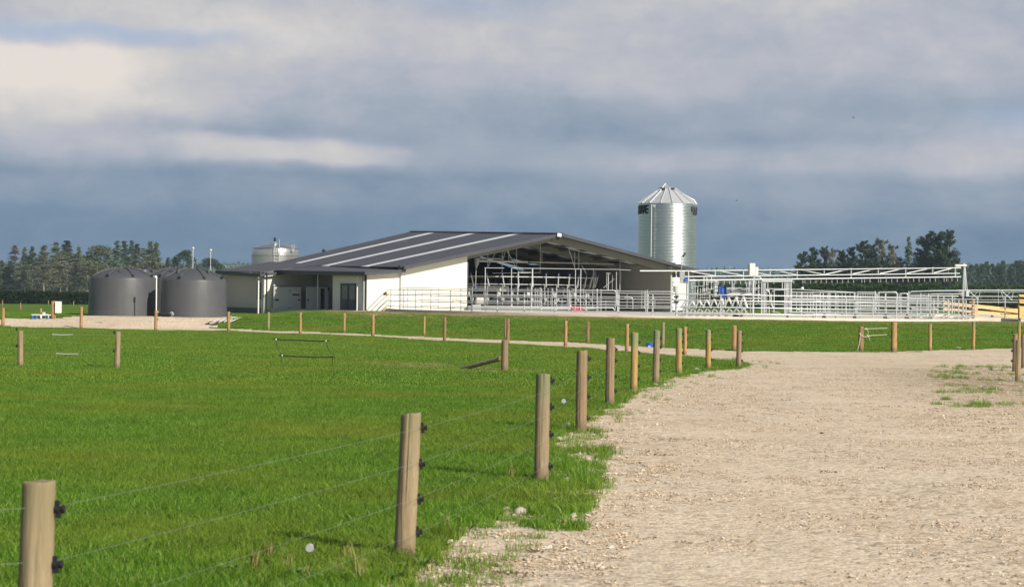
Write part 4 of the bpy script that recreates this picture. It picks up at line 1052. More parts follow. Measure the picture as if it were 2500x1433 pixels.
# heavy inner fence on the right
angs = [ang_for(x, CR-1.6, -.5, 1.5) for x in (1925, 2013, 2088, 2162, 2214, 2270, 2325)]
t_, an = arc_fence(CR-1.6, None, None, 'heavy inner pipe fence with thick posts at the right of the yard', (.35, .75), 1.12, .065, .042, angs=angs, nm='heavy_fence', matn='galvanised_matt')
n_ = 60
mb = MB(); mb.tube([circ(CR-1.55, min(an)+(max(an)-min(an))*i/n_, 1.10) for i in range(n_+1)], .055, 10); mb.build('top_rail', 'galvanised_matt', t_, True)
for a in an:
    mb = MB(); q = circ(CR-1.6, a, .0); mb.box(q+Vector((.05, -.05, .09)), (.26, .3, .2), a); mb.build('foot', 'concrete_grey', t_)
# rear fences of the yard
angs = [1.62+.118*i for i in range(9)]
arc_fence(CR-.1, None, None, 'rear curved pipe fence of the yard in front of the far hedge', (.3, .72, 1.15, 1.58), 1.62, .045, .024, angs=angs, nm='rear_fence')
angs = [ang_for(x, CR-2.6, -.2, 1.5) for x in (1985, 2040, 2100, 2160, 2215, 2262)]
arc_fence(CR-2.6, None, None, 'inner curved pipe fence behind the thick posts, five rails high', (.25, .5, .75, 1.0, 1.3), 1.34, .035, .024, angs=angs, nm='inner_fence')

# ---- frames drawn from measured columns on a real upright plane at distance Y
def frame(name, Y, lab, cat, posts=(), rails=(), curves=(), group=None, mat='galvanised', yb=None, Yf=None):
    """posts: (x, ytop, ybottom, radius); rails: (x0,y0,x1,y1,r); Yf(x) gives a changing distance"""
    Yf = Yf or (lambda x: Y)
    xs = [p[0] for p in posts]+[r_[0] for r_ in rails]+[c_[0][0][0] for c_ in curves]; xm = sum(xs)/len(xs)
    t_ = thing(name, P(xm, 764, Yf(xm)), lab, cat, group)
    for (x, y0, y1, r_) in posts:
        r_ = min(r_, .06)*.8 if r_ < .085 else r_*.8
        mb = MB(); mb.tube([P(x-(y1-y0)*.0105, y1, Yf(x)), P(x, y0, Yf(x))], r_, 8); mb.build('post', mat, t_, True)
    for (x0, y0, x1, y1, r_) in rails:
        r_ = r_*.75
        mb = MB(); mb.tube([P(x0, y0, Yf(x0)-.04), P(x1, y1, Yf(x1)-.04)], r_, 8); mb.build('rail', mat, t_, True)
    for (pts, r_) in curves:
        mb = MB(); mb.tube([P(x, y, Yf(x)-.04) for x, y in pts], r_, 8); mb.build('bent_rail', mat, t_, True)
    return t_
def rounded(x0, y0, x1, y1, c=4, left=True, right=True):
    q = []
    if left: q += [(x0, y1-c), (x0, y0+c), (x0+c*.3, y0+c*.3), (x0+c, y0)]
    else: q += [(x0, y0)]
    if right: q += [(x1-c, y0), (x1-c*.3, y0+c*.3), (x1, y0+c), (x1, y1-c)]
    else: q += [(x1, y0)]
    return q
gy = 131.5
g_ = 'pipe gates in front of the rotary platform'
frame('pipe_gate', gy, 'rounded pipe gate in front of a red box on the shed floor', 'gate', [(1394, 716, 752, .025), (1430, 709, 752, .022), (1447, 709, 752, .022), (1503, 716, 752, .025)],
      [(1391, 723, 1505, 725, .024), (1391, 737, 1505, 737.5, .024)], [(rounded(1391, 709, 1505, 750, 6)+[(1499, 750.5), (1397, 750.5), (1391, 745)], .026)], g_)
frame('pipe_gate', gy, 'square pipe gate with four rails, right of the rounded pipe gate', 'gate', [(1512, 712, 754, .025), (1531, 716, 752, .018), (1567, 712, 752, .02), (1574, 712, 754, .025)],
      [(1511, 710.5, 1578, 711.5, .026), (1511, 724, 1578, 724.5, .024), (1511, 738, 1578, 738, .024), (1511, 752, 1578, 752, .024)], group=g_)
frame('pipe_gate', gy, 'rounded pipe gate with a diagonal stay beside the white feed column', 'gate', [(1583, 716, 754, .025), (1599, 730, 752, .02), (1638, 728, 758, .02), (1652, 714, 754, .02)],
      [(1583, 725, 1655, 726, .024), (1583, 739, 1655, 739, .024), (1583, 752, 1655, 752, .024), (1583, 739, 1598, 727, .022), (1568, 752, 1584, 740, .022)], [([(1583, 716), (1584, 713), (1588, 711.5), (1655, 712)], .026)], g_)
frame('pipe_gate', gy+3, 'low pipe gate with rounded top behind the square gate', 'gate', [(1462, 727, 758, .02), (1479, 733, 758, .02), (1502, 733, 758, .02)],
      [(1462, 735, 1504, 735, .02), (1462, 742, 1504, 742, .02)], [(rounded(1434, 752, 1500, 762, 5), .022), (rounded(1524, 726, 1545, 760, 5, False), .022)], g_)
frame('entry_rails', gy, 'run of upright galvanised posts and rails in front of the left half of the rotary', 'fence',
      [(1298, 690, 762, .075), (1306.7, 704, 758, .028), (1313, 705, 758, .028), (1318.5, 702, 757, .03), (1322, 704, 758, .028), (1348, 704, 760, .032), (1359, 704, 761, .034), (1389, 706, 763, .045),
       (1458, 705, 760, .04), (1467.5, 706, 762, .03), (1508, 707, 763, .045), (1577, 709, 764, .035), (1581, 708, 765, .035), (1331, 712, 745, .02), (1338, 704, 758, .022), (1372, 728, 748, .02)],
      [(1268, 708, 1321, 708.5, .024), (1268, 721, 1321, 721.5, .024), (1268, 735, 1321, 735, .024), (1268, 748, 1321, 748, .024), (1359, 709, 1388, 709.5, .022), (1359, 721, 1388, 722, .022), (1359, 735, 1388, 735, .022), (1359, 748, 1388, 748, .022)])
frame('overhead_frame', gy-.5, 'tall pale overhead pipe frame spanning the front of the rotary platform', 'frame',
      [(1185, 655, 756, .030), (1249, 655, 758, .030), (1300, 655, 700, .055), (1405, 656, 760, .028), (1418, 657, 760, .034), (1266, 663, 710, .035)],
      [(1183, 654, 1231, 654.5, .026), (1249, 654.5, 1420, 657, .028), (1420, 657, 1508, 658, .022), (1264, 665, 1298, 665.5, .024), (1508, 658, 1540, 660, .02)])
frame('crush_frame', gy, 'narrow upright pipe frame standing in the dark right half of the shed', 'frame',
      [(1485, 668, 708, .05), (1495, 672, 708, .02), (1505, 664, 710, .035), (1481, 668, 705, .02)], [(1480, 667, 1491, 667.5, .03), (1473, 703, 1500, 681, .025)], mat='galvanised_matt')
t_ = thing('feed_hopper', pt(1163, 655, 1.5), 'grey funnel shaped hopper with long pipe hanging at the left of the opening', 'hopper')
a = pt(1163, 630, 1.5); b_ = pt(1163, 643, 1.5); c_ = pt(1161.5, 656, 1.5); d_ = pt(1161, 700, 1.5)
mb = MB(); mb.tube([a, b_, c_, c_-Vector((0, 0, .02))], [.17, .16, .03, .028], 14); mb.build('funnel', 'galvanised_matt', t_, True)
mb = MB(); mb.tube([c_, d_], .025, 8); mb.build('pipe', 'galvanised_matt', t_)
mb = MB(); mb.tube([pt(1161, 698, 1.5), pt(1160.5, 706, 1.5)], [.05, .075], 10); mb.build('blue_end', 'blue_plastic', t_)
one('red_box', MB().box(P(1409, 753, gy+1.4), (.72, .45, .26), .1), 'red_plastic', P(1409, 757, gy+1.4), 'small red plastic box on the floor behind the rounded pipe gate', 'box')

# ---- rotary milking platform
RC = S(14.8, 10.0, 0); RR = 7.9; zd_ = 1.32
rot = thing('rotary_platform', Vector((RC.x, RC.y, FZ)), 'round rotary milking platform crowded with steel bails inside the open gable', 'milking platform')
def ring(r0, r1, z0, z1, mat, name, n_=96, i0=0, i1=None):
    mb = MB(); vs = []; fs = []; i1 = i1 or n_
    for i in range(n_):
        a = 2*math.pi*i/n_
        for r_, z in ((r0, z0), (r0, z1), (r1, z1), (r1, z0)): vs.append((RC.x+r_*math.sin(a), RC.y-r_*math.cos(a), z))
    for i in (q % n_ for q in range(i0, i1)):
        i2 = (i+1) % n_
        for j in range(4): fs.append((i*4+j, i2*4+j, i2*4+(j+1) % 4, i*4+(j+1) % 4))
    mb.add(vs, fs); return mb.build(name, mat, rot, True)
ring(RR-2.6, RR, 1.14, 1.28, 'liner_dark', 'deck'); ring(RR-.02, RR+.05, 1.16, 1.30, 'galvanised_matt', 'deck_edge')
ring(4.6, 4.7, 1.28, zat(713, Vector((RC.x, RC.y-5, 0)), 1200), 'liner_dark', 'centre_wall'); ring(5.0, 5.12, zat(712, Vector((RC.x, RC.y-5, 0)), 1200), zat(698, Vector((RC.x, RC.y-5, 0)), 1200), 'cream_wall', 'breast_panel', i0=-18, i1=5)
def ringtube(r_, z, rad, mat, name):
    mb = MB(); mb.tube([(RC.x+r_*math.sin(2*math.pi*i/96), RC.y-r_*math.cos(2*math.pi*i/96), z) for i in range(96)], rad, 6, closed=True); return mb.build(name, mat, rot, True)
ringtube(RR-.05, zat(675, Vector((RC.x, RC.y-RR, 0)), 1200), .028, 'trim_white', 'milk_line'); ringtube(RR-.3, zat(693.5, Vector((RC.x, RC.y-RR, 0)), 1200), .028, 'galvanised', 'upper_ring_rail')
ringtube(RR-.1, 2.05, .026, 'galvanised_matt', 'ring_rail'); ringtube(RR-.1, 1.62, .026, 'galvanised_matt', 'ring_rail'); ringtube(RR-2.2, 2.3, .026, 'galvanised_matt', 'ring_rail'); ringtube(RR+.1, 1.0+.12, .04, 'galvanised_matt', 'drive_rail')
NB = 48
bl = MB()     # one bail in local coordinates: +Y points outward
bl.tube([(0, -.05, .1), (0, -.05, 1.45)], .032, 6); bl.tube([(0, -2.2, .1), (0, -2.2, 1.35)], .03, 6)
bl.tube([(0, -.05, 1.15), (0, -.5, 1.30), (0, -1.5, 1.22), (0, -2.2, 1.0)], .026, 6)
bl.tube([(0, -.05, .65), (.1, -.8, .72), (.05, -1.6, .62), (0, -2.2, .6)], .026, 6)
bl.tube([(.12, -.1, .5), (.25, -.2, .9), (.2, -.12, 1.2)], .022, 5)
bmesh_ = bl.mesh('bail', 'galvanised_matt', True)
zt_a = zat(668, Vector((RC.x, RC.y-RR, 0)), 1200)-1.28; zb_a = zat(699, Vector((RC.x, RC.y-RR, 0)), 1200)-1.28
am = MB(); am.tube([(-.10, -.02, zb_a), (.08, .22, zt_a)], .045, 8); am_ = am.mesh('arm', 'galvanised', True)
cp = MB(); cp.box((.07, .20, zt_a-.02), (.09, .10, .20)); cp_ = cp.mesh('arm_cap', 'blue_cap')
cl = MB(); cl.tube([(-.1, .0, .55), (-.05, .12, .35), (.1, .14, .42), (.12, .04, .6)], .03, 6); cl.box((0, .1, .5), (.14, .12, .12)); cl_ = cl.mesh('milking_cluster', 'galvanised_matt', True)
bx_ = MB(); bx_.box((.25, -.02, .82), (.22, .1, .26)); bx_ = bx_.mesh('control_box', 'cabinet')
for i in range(NB):
    a = 2*math.pi*(i+.3)/NB; rz = a+math.pi
    loc = (RR*math.sin(a), -RR*math.cos(a), .28)
    b_ = place('bail', bmesh_, rot, loc, rz)
    ar = place('milking_arm', am_, rot, loc, rz); place('arm_cap', cp_, ar)
    place('milking_cluster', cl_, rot, loc, rz)
    if i % 2: place('control_box', bx_, rot, loc, rz)
# low machinery on the shed floor round the platform
for (x, y0, y1, wd, mt, lab) in ((1172, 726, 742, .45, 'cabinet', 'small grey control box on a short post left of the platform'), (1162, 744, 757, .5, 'galvanised_matt', 'low galvanised casing at the left foot of the platform')):
    c = P(x, (y0+y1)/2, 133.0); h_ = (y1-y0)*133/FPX; t_ = thing('control_box', Vector((c.x, c.y, c.z-h_/2)), lab, 'control box')
    mb = MB(); mb.box(c, (wd, .3, h_), .2); mb.build('body', mt, t_); mb = MB(); mb.tube([c-Vector((0, 0, h_/2)), Vector((c.x, c.y, FZ-.1))], .05, 8); mb.build('post', 'galvanised', t_)

# ---- white feed column and cabinets at the yard centre
fr = frame('sampling_column', 118.5, 'tall white control cabinet column with a galvanised upper panel, just right of the shed roof', 'cabinet', [(1680.5, 662, 740, .03)])
def pbox(x0, y0, x1, y1, Y, dep, name, mt, par):
    a = P(x0, y1, Y); b_ = P(x1, y0, Y); mb = MB(); mb.box(((a.x+b_.x)/2, Y+dep/2, (a.z+b_.z)/2), (b_.x-a.x, dep, b_.z-a.z)); return mb.build(name, mt, par)
pbox(1660, 662, 1672, 692, 118.5, .5, 'upper_panel', 'galvanised_matt', fr); pbox(1655, 692, 1675, 731, 118.3, .6, 'cabinet_body', 'cabinet_white', fr); pbox(1675.3, 692, 1680, 745, 118.6, .5, 'side_plate', 'galvanised', fr)
pbox(1655, 731.2, 1672, 745, 118.4, .5, 'lower_panel', 'trim_white', fr); pbox(1672.2, 679, 1678.5, 687.5, 118.4, .2, 'blue_socket', 'blue_plastic', fr)
t_ = thing('feed_stand', P(1650, 775, 113.4), 'stand pipe carrying a pale cylinder and valve at the front edge of the yard', 'stand')
mb = MB(); mb.tube([P(1651, 776, 113.4), P(1651.5, 712, 113.4)], .075, 12); mb.build('pipe', 'galvanised', t_, True)
mb = MB(); mb.tube([P(1650, 714, 113.5), P(1650, 698, 113.5)], .14, 16); mb.build('cylinder', 'cabinet', t_, True)
mb = MB(); mb.box(P(1652, 690.5, 113.5), (.34, .3, .12)); mb.tube([P(1651, 689, 113.5), P(1650.5, 662, 113.5)], .04, 8); mb.build('head', 'trim_white', t_)
mb = MB(); mb.tube([P(1653, 690, 113.4), P(1655, 676, 113.2), P(1658, 663, 113.4)], .02, 6); mb.tube([P(1657, 690, 113.4), P(1654, 676, 113.2), P(1655, 663, 113.4)], .02, 6); mb.build('hose', 'black_plastic', t_, True)
for y in (724, 737): mb = MB(); mb.box(P(1651, y, 113.3), (.26, .24, .10)); mb.build('clamp', 'dark_steel', t_)
fl = thing('floodlight', P(1667, 660, 121), 'slim dark floodlight on a thin pole before the silo', 'floodlight', 'floodlights')
mb = MB(); mb.tube([P(1664, 662, 121), P(1664, 626, 121), P(1667, 624, 121)], .022, 6); mb.build('pole', 'galvanised_matt', fl)
mb = MB(); mb.box(P(1670, 622.5, 121), (.09, .2, .26), rot=Matrix.Rotation(R(32), 3, 'Y')); mb.build('housing', 'dark_steel', fl)

# ---- long sprinkler gate reaching from the yard centre to its right edge
def GY(x): return 121.5+(x-1665)/(2357-1665)*9.0
g = thing('backing_gate', P(1670, 690, GY(1670)), 'long overhead truss gate with hanging droppers reaching across the yard', 'gate', 'backing gates')
def seg(x0, y0, x1, y1, r_, name, mat='galvanised', par=None, n_=8):
    mb = MB(); mb.tube([P(x0, y0, GY(x0)), P(x1, y1, GY(x1))], r_, n_); return mb.build(name, mat, par or g, True)
def yt(x): return 661.5+(x-1680)/(2345-1680)*(653-661.5)
seg(1562, 661.5, 1680, 661.5, .04, 'top_chord'); seg(1680, 661.5, 2346, 654, .030, 'top_chord'); seg(1672, 675.5, 2343, 667.5, .030, 'mid_chord'); seg(1682, 684.5, 2346, 676, .038, 'spray_pipe')
for i, x in enumerate((1681, 1746, 1815, 1880, 1946, 2012, 2078, 2144, 2211, 2277, 2332)): seg(x, yt(x)-1.5, x, yt(x)+16 if i % 2 else yt(x)+23, .034, 'upright')
for (x0, x1, dn) in ((1686, 1744, 1), (1758, 1812, 1), (1826, 1877, 1), (1893, 1944, 1), (1958, 2010, 1), (2015, 2070, 0), (2082, 2137, 0), (2148, 2204, 0), (2214, 2270, 0), (2280, 2325, 0)):
    seg(x0, yt(x0)+(1.5 if dn else 12.5), x1, yt(x1)+(12.5 if dn else 1.5), .028, 'diagonal')
for x in (1706, 1754, 1768, 1781, 1794, 1808, 1820, 1833, 1846, 1875, 1889, 1938, 1960, 1965, 1979, 1992, 2004.5, 2017.5, 2031, 2044, 2057, 2070.5, 2084, 2104, 2110.5, 2124, 2144.5, 2150, 2163.5, 2177, 2190.5, 2204.5, 2217, 2230.5, 2243.5, 2257, 2270.5, 2283.5, 2305, 2311, 2324, 2337.5):
    seg(x, yt(x)+24.5, x, yt(x)+34, .018, 'dropper', n_=6)
tw = thing('gate_tower', P(2357, 722, GY(2357)), 'tapering three legged tower at the right end of the long truss gate', 'tower')
for (x0, x1) in ((2351, 2353.5), (2356, 2354.5), (2361.5, 2355.5)):
    mb = MB(); mb.tube([P(x0, 712, GY(2357)), P(x1, 648, GY(2357))], .05 if x0 == 2356 else .03, 8); mb.build('leg', 'galvanised', tw)
def pbox2(x0, y0, x1, y1, Y, dep, name, mt, par): return pbox(x0, y0, x1, y1, Y, dep, name, mt, par)
pbox2(2333, 646, 2361, 649.5, GY(2350), .3, 'arm', 'cabinet_white', tw); pbox2(2334, 649.6, 2346, 655.5, GY(2350)+.02, .3, 'motor_cover', 'galvanised_matt', tw)
pbox2(2353, 642.5, 2355.5, 645.8, GY(2350), .1, 'pin', 'trim_white', tw); pbox2(2347.5, 709, 2358.5, 724, GY(2357)-.2, .5, 'gear_box', 'galvanised_matt', tw); pbox2(2358.8, 709, 2366, 724, GY(2357)-.3, .5, 'gear_box', 'galvanised', tw)

# ---- second backing gate with folded zigzag panels near the front of the yard
g2 = thing('backing_gate', P(1735, 775, 114.6), 'low zigzag lattice gate of white folded strips behind the front fence', 'gate', 'backing gates')
def Y2(x): return 115.6-(x-1655)/160*1.5
def seg2(x0, y0, x1, y1, r_, name, mat='galvanised', off=0): mb = MB(); mb.tube([P(x0, y0, Y2(x0)+off), P(x1, y1, Y2(x1)+off)], r_, 6); return mb.build(name, mat, g2)
def strip(x0, y0, x1, y1, hw_, name, mat, off=0):
    a = P(x0, y0, Y2(x0)+off); b_ = P(x1, y1, Y2(x1)+off); d = (b_-a).normalized(); nn = Vector((-d.z, 0, d.x))*hw_
    mb = MB(); mb.prism([a-nn, b_-nn, b_+nn, a+nn], (0, .03, 0)); return mb.build(name, mat, g2)
def tops(x): return 736-(x-1665)/145*13
xs_ = [1664+i*17.8 for i in range(9)]
for i, x in enumerate(xs_):
    y0 = tops(x+8); xm = x+8.9
    strip(x-2, 751, xm, y0, .042, 'folded_strip', 'galvanised', -.02); strip(xm, y0+1, xm+10.5, 752, .042, 'folded_strip', 'trim_white', .02)
    strip(x+2, 764, xm+1, 752.5, .036, 'folded_strip', 'galvanised', -.02); strip(xm+1, 752.5, xm+9.5, 764, .036, 'folded_strip', 'galvanised', .02)
    seg2(x+1, 765, x+10, 774.5, .018, 'brace', 'galvanised_matt', -.05); seg2(x+10, 765, x+1, 774.5, .018, 'brace', 'galvanised_matt', -.03)
for y in (750, 764.5): seg2(1656, y+1, 1815, y-1, .022, 'rail', 'galvanised_matt', -.06)
a, b_ = P(1656, 775.5, Y2(1656)), P(1782, 775, Y2(1782)); a2, b2 = P(1656, 766.5, Y2(1656)), P(1782, 765.5, Y2(1782))
mb = MB(); mb.prism([a, b_, b2, a2], (0, .04, 0)); mb.build('kick_board', 'trim_white', g2)
t_ = thing('scraper_motor', P(1796, 776, 114.2), 'small dark motor lying at the foot of the zigzag gate', 'motor')
mb = MB(); mb.tube([P(1789, 772, 114.2), P(1803, 772.5, 114.2)], .09, 12); mb.build('casing', 'dark_steel', t_, True)
mb = MB(); mb.box(P(1810, 772.5, 114.2), (.16, .2, .14)); mb.tube([P(1803, 773, 114.2), P(1816, 774, 114.2)], .03, 6); mb.build('gear_box', 'dark_steel', t_)
mb = MB(); mb.box(P(1796, 777, 114.2), (.36, .22, .10)); mb.build('base', 'galvanised_matt', t_)

# ---- drafting race and overhead frames in the middle of the yard
frame('drafting_race', 124.0, 'group of tall upright posts and rails left of the blue box in the yard', 'race',
      [(1718.5, 676, 712, .05), (1725.5, 677, 714, .05), (1737, 676, 708, .045), (1743, 680, 716, .03), (1746.5, 684, 722, .10), (1751, 686, 714, .05), (1694, 680, 694, .03), (1689, 682, 720, .025), (1729, 687, 716, .02), (1704, 700, 720, .02),
       (1715, 698, 725, .02), (1691, 698, 722, .02), (1697, 698, 726, .02), (1703, 700, 745, .025), (1710, 702, 748, .025), (1721, 704, 748, .025), (1733, 705, 750, .03)],
      [(1691, 698, 1716, 698, .024), (1684, 686, 1700, 686, .03), (1728, 688, 1742, 687.5, .04), (1729, 706, 1742, 705, .03), (1684, 727, 1735, 726, .025), (1738, 724, 1760, 723, .03), (1684, 716, 1735, 715, .02), (1684, 738, 1738, 737, .02)],
      [([(1728, 716), (1731, 710), (1737, 707), (1739, 707)], .02)])
t_ = frame('blue_station', 121.0, 'blue plastic control station on a short stand in the yard', 'control station', [(1759.5, 722, 748, .03), (1771, 722, 748, .03)])
pbox(1757.5, 699.5, 1773, 719, 121, .3, 'cover', 'blue_cap', t_); pbox(1761.5, 704, 1768, 716, 120.96, .03, 'panel', 'blue_plastic', t_)
for (x0, x1) in ((1756, 1758.6), (1771.6, 1774)): pbox(x0, 699, x1, 722, 120.95, .3, 'side', 'blue_plastic', t_)
pbox(1756, 719.5, 1774, 726, 120.9, .3, 'lower_cover', 'blue_cap', t_); pbox(1763, 725, 1768, 729, 120.85, .2, 'spout', 'blue_plastic', t_)
frame('middle_race', 125.5, 'long low race of pipe rails running behind the blue station', 'race',
      [(1787.5, 685, 724, .04), (1823, 690, 722, .03), (1829, 686, 722, .07), (1833, 686, 722, .04), (1852, 686, 740, .05), (1811, 730, 765, .03), (1820, 728, 764, .03), (1832, 732, 764, .03), (1800, 720, 752, .02)],
      [(1772, 703, 1856, 703.5, .035), (1755, 706.5, 1856, 707, .035), (1772, 712, 1830, 712, .03), (1775, 717.5, 1856, 719, .10), (1800, 728, 1860, 728.5, .06), (1815, 736, 1930, 736, .06), (1815, 742, 1930, 743, .04), (1775, 724, 1800, 724, .03), (1815, 751, 1930, 752, .03)],
      [([(1791, 724), (1792, 692), (1794, 688), (1797, 686)], .025)])
t_ = frame('relay_post', 122.0, 'thick white post carrying two white boxes above the truss gate', 'post', [(1839, 684, 767, .085), (1841, 671, 690, .04), (1844, 686, 722, .02)],
      [], [([(1838, 680), (1842, 677), (1856, 677), (1859, 680), (1860, 684)], .02)])
pbox(1830.5, 643, 1844, 671.5, 119.5, .35, 'large_box', 'cabinet_white', t_); pbox(1844.4, 652, 1851.5, 672, 119.5, .3, 'small_box', 'cabinet_white', t_); pbox(1827.5, 646, 1830.2, 668, 119.6, .3, 'side_bracket', 'galvanised_matt', t_)
frame('race_entry', 123.5, 'tall race entry frame with thick header beam and curved gate hoops', 'race',
      [(1859.5, 685, 765, .035), (1863, 688, 764, .035), (1866.5, 688, 764, .03), (1868.5, 690, 764, .03), (1874.5, 690, 712, .03), (1910, 690, 708, .035), (1916, 688, 765, .04), (1919.5, 690, 764, .03), (1922.5, 678, 764, .045), (1926, 690, 764, .04), (1931, 680, 765, .05), (1933, 704, 764, .03),
       (1872, 712, 766, .025), (1890, 710, 764, .035), (1878, 730, 765, .03)],
      [(1860, 686.5, 1935, 686.5, .085), (1870, 705, 1928, 706, .035), (1870, 709, 1880, 709, .03), (1862, 753, 1876, 752, .04), (1885, 760, 1905, 764, .02)],
      [([(1870, 708), (1876, 710), (1879, 716), (1880, 735), (1878, 748), (1873, 752)], .028), ([(1884, 745), (1883, 728), (1883, 718), (1886, 711), (1891, 708), (1922, 707.5)], .03), ([(1884, 740), (1885, 747), (1890, 752), (1896, 753)], .025)])
frame('yard_partition', 126.0, 'pipe partition with four rails right of the race entry, carrying a small valve', 'fence',
      [(1945, 712, 764, .03), (1953, 722, 764, .02), (1971, 716, 764, .03), (1979, 716, 764, .03), (1984.5, 711, 765, .03), (2002.5, 715, 765, .045), (2010, 715, 765, .04), (2020, 717, 764, .022), (2028, 717, 764, .022), (2056, 717, 764, .022), (2064, 717, 764, .03), (2075, 717, 764, .022), (2040, 716, 766, .045), (2046, 718, 764, .03), (2086, 716, 766, .05), (2093, 718, 766, .04)],
      [(1934, 713.5, 2088, 714, .035), (1934, 706, 1958, 707, .03), (1958, 707, 2080, 713.5, .026), (1934, 719, 2003, 719.5, .022), (1934, 733, 2003, 734, .04), (1934, 738, 2003, 738, .04), (1934, 745, 2003, 745, .03), (1965, 761, 1980, 764, .02), (1946, 755, 1965, 764, .02)])
one('ball_valve', MB().ball(P(1959, 704, 126), .10, 10), 'trim_white', P(1959, 707, 126), 'small round pale valve on top of the yard partition', 'valve')
frame('pipe_gate', 127.0, 'dense barred gate of many close uprights in the right part of the yard', 'gate',
      [(2096+i*5.6, 716, 752, .016) for i in range(10)]+[(2137, 711, 766, .055), (2162, 716, 766, .06)],
      [(2092, 713, 2136, 713.5, .028), (2092, 718, 2136, 718, .02), (2092, 732, 2136, 732, .03), (2092, 738, 2136, 738, .03), (2092, 745, 2136, 745, .03), (2092, 752, 2136, 752, .03)])
frame('pipe_gate', 128.0, 'rounded gate with two hoops beside the gearbox of the gate tower', 'gate',
      [(2140, 716, 758, .035), (2192, 716, 760, .03), (2218.5, 711, 764, .06), (2267, 716, 760, .05), (2273, 716, 760, .03), (2248, 716, 752, .02), (2256, 716, 752, .018), (2304, 724, 762, .08), (2325, 724, 762, .07), (2331, 722, 765, .03)],
      [(2222, 722, 2340, 723, .05), (2140, 732, 2215, 733, .03), (2140, 745, 2215, 746, .03), (2222, 738, 2300, 740, .03), (2225, 760, 2290, 758, .03), (2225, 752, 2246, 750, .03), (2222, 730, 2270, 730, .03)],
      [(rounded(2142, 713, 2190, 740, 5), .028), (rounded(2196, 716, 2216, 745, 4), .026), ([(2222, 714), (2226, 711.5), (2280, 710), (2347, 709.5)], .035), (rounded(2272, 717.5, 2350, 745, 5, True, False), .032), (rounded(2225, 754, 2288, 768, 4), .03)])
t_ = thing('concrete_trough', P(2275, 775, 125.5), 'pale concrete trough on the yard floor near its right edge', 'trough')
a = P(2232, 776, 124.5); b_ = P(2330, 776, 125.5); c = (a+b_)/2
mb = MB(); mb.prism([a, b_, b_+Vector((-.25, 0, .22)), a+Vector((.25, 0, .22))], (0, .9, 0)); mb.build('body', 'concrete', t_)
mb = MB(); mb.prism([a+Vector((.4, .1, .225)), b_+Vector((-.4, .1, .225)), b_+Vector((-.4, .8, .225)), a+Vector((.4, .8, .225))], (0, 0, .02)); mb.build('water_surface', 'glass_dark', t_)

# ---- right hand extension: kerb, pipe fence, new timber race
yk = 127.0
mb = MB(); a = P(2366, 786, yk); b_ = P(2492, 786, yk); at_ = P(2366, 775.5, yk); bt = P(2492, 776.5, yk)
mb.prism([Vector((a.x, yk, -.2)), Vector((b_.x, yk, -.2)), bt, at_], (0, .25, 0)); o = mb.build('side_kerb', 'concrete'); o['kind'] = 'structure'
mb = MB(); mb.prism([at_+Vector((0, .26, -.06)), bt+Vector((30, .26, -.06)), bt+Vector((30, 34, -.06)), at_+Vector((0, 34, -.06))], (0, 0, -.3)); structure('side_yard_floor', mb, 'concrete')
frame('side_pipe_fence', 127.1, 'straight four rail pipe fence on the kerb at the right edge of the yard', 'fence',
      [(2386.5, 724, 784, .045), (2454, 724, 776, .045), (2487.5, 720, 777, .05)], [(2366, y, 2487, y+.5, .032) for y in (723.5, 737.5, 752.5, 766.5)])
def timber(lab, posts, planks, Yf, nm='timber_rails'):
    t_ = thing(nm, P(planks[0][0], 775, Yf(planks[0][0])), lab, 'fence')
    for (x, y0, y1, r_, m_) in posts:
        mb = MB(); mb.lathe(P(x, y1, Yf(x)+.2), [(r_, -.3), (r_, (y1-y0)*Yf(x)/FPX-.03), (r_*.85, (y1-y0)*Yf(x)/FPX)], 12); mb.build('post', m_, t_, True)
    for (x0, ya, yb_, x1, yc, yd) in planks:
        a, b_, c, d = P(x0, yb_, Yf(x0)), P(x1, yd, Yf(x1)), P(x1, yc, Yf(x1)), P(x0, ya, Yf(x0))
        mb = MB(); mb.prism([a, b_, c, d], (0, .05, 0)); mb.build('plank', 'timber_new', t_)
    return t_
Yt = lambda x: 139.0
timber('fresh yellow timber race of two sloping planks behind the pipe fence', [(2422, 757, 776, .09, 'wood_yellow'), (2464, 760, 776, .09, 'wood_orange'), (2350, 745, 772, .08, 'wood_yellow')],
       [(2306, 737, 744.5, 2370, 742, 750), (2370, 742, 750, 2436, 748.5, 758.5), (2436, 748.5, 758.5, 2520, 757, 769), (2306, 751, 757, 2370, 757, 763.8), (2370, 757, 763.8, 2436, 762, 771), (2436, 762, 771, 2520, 771, 781), (2360, 770, 776, 2440, 776, 782)], Yt)
t_ = thing('timber_post', P(2375.5, 776, 133), 'stout round orange timber post standing before the sloping planks at the yard corner', 'post')
mb = MB(); q = P(2375.5, 776, 133); mb.lathe(q, [(.10, -.3), (.10, 1.22), (.08, 1.26), (0, 1.27)], 16); mb.build('trunk', 'wood_orange', t_, True)
mb = MB(); mb.box(q+Vector((.19, 0, .35)), (.14, .1, .95)); mb.build('packer', 'timber_new', t_)
timber('stack of wide yellow planks forming a solid panel at the right picture edge', [(2487, 718, 778, .05, 'wood_yellow'), (2530, 716, 790, .1, 'wood_yellow')],
       [(2489, 719, 724.5, 2540, 720.5, 727), (2489, 730.5, 734, 2540, 733, 737), (2489, 735, 740, 2540, 738, 744), (2489, 747, 755, 2540, 750, 758), (2489, 757, 770, 2540, 761, 776), (2495, 770, 777, 2540, 777, 785)], lambda x: 126.0, 'timber_screen')
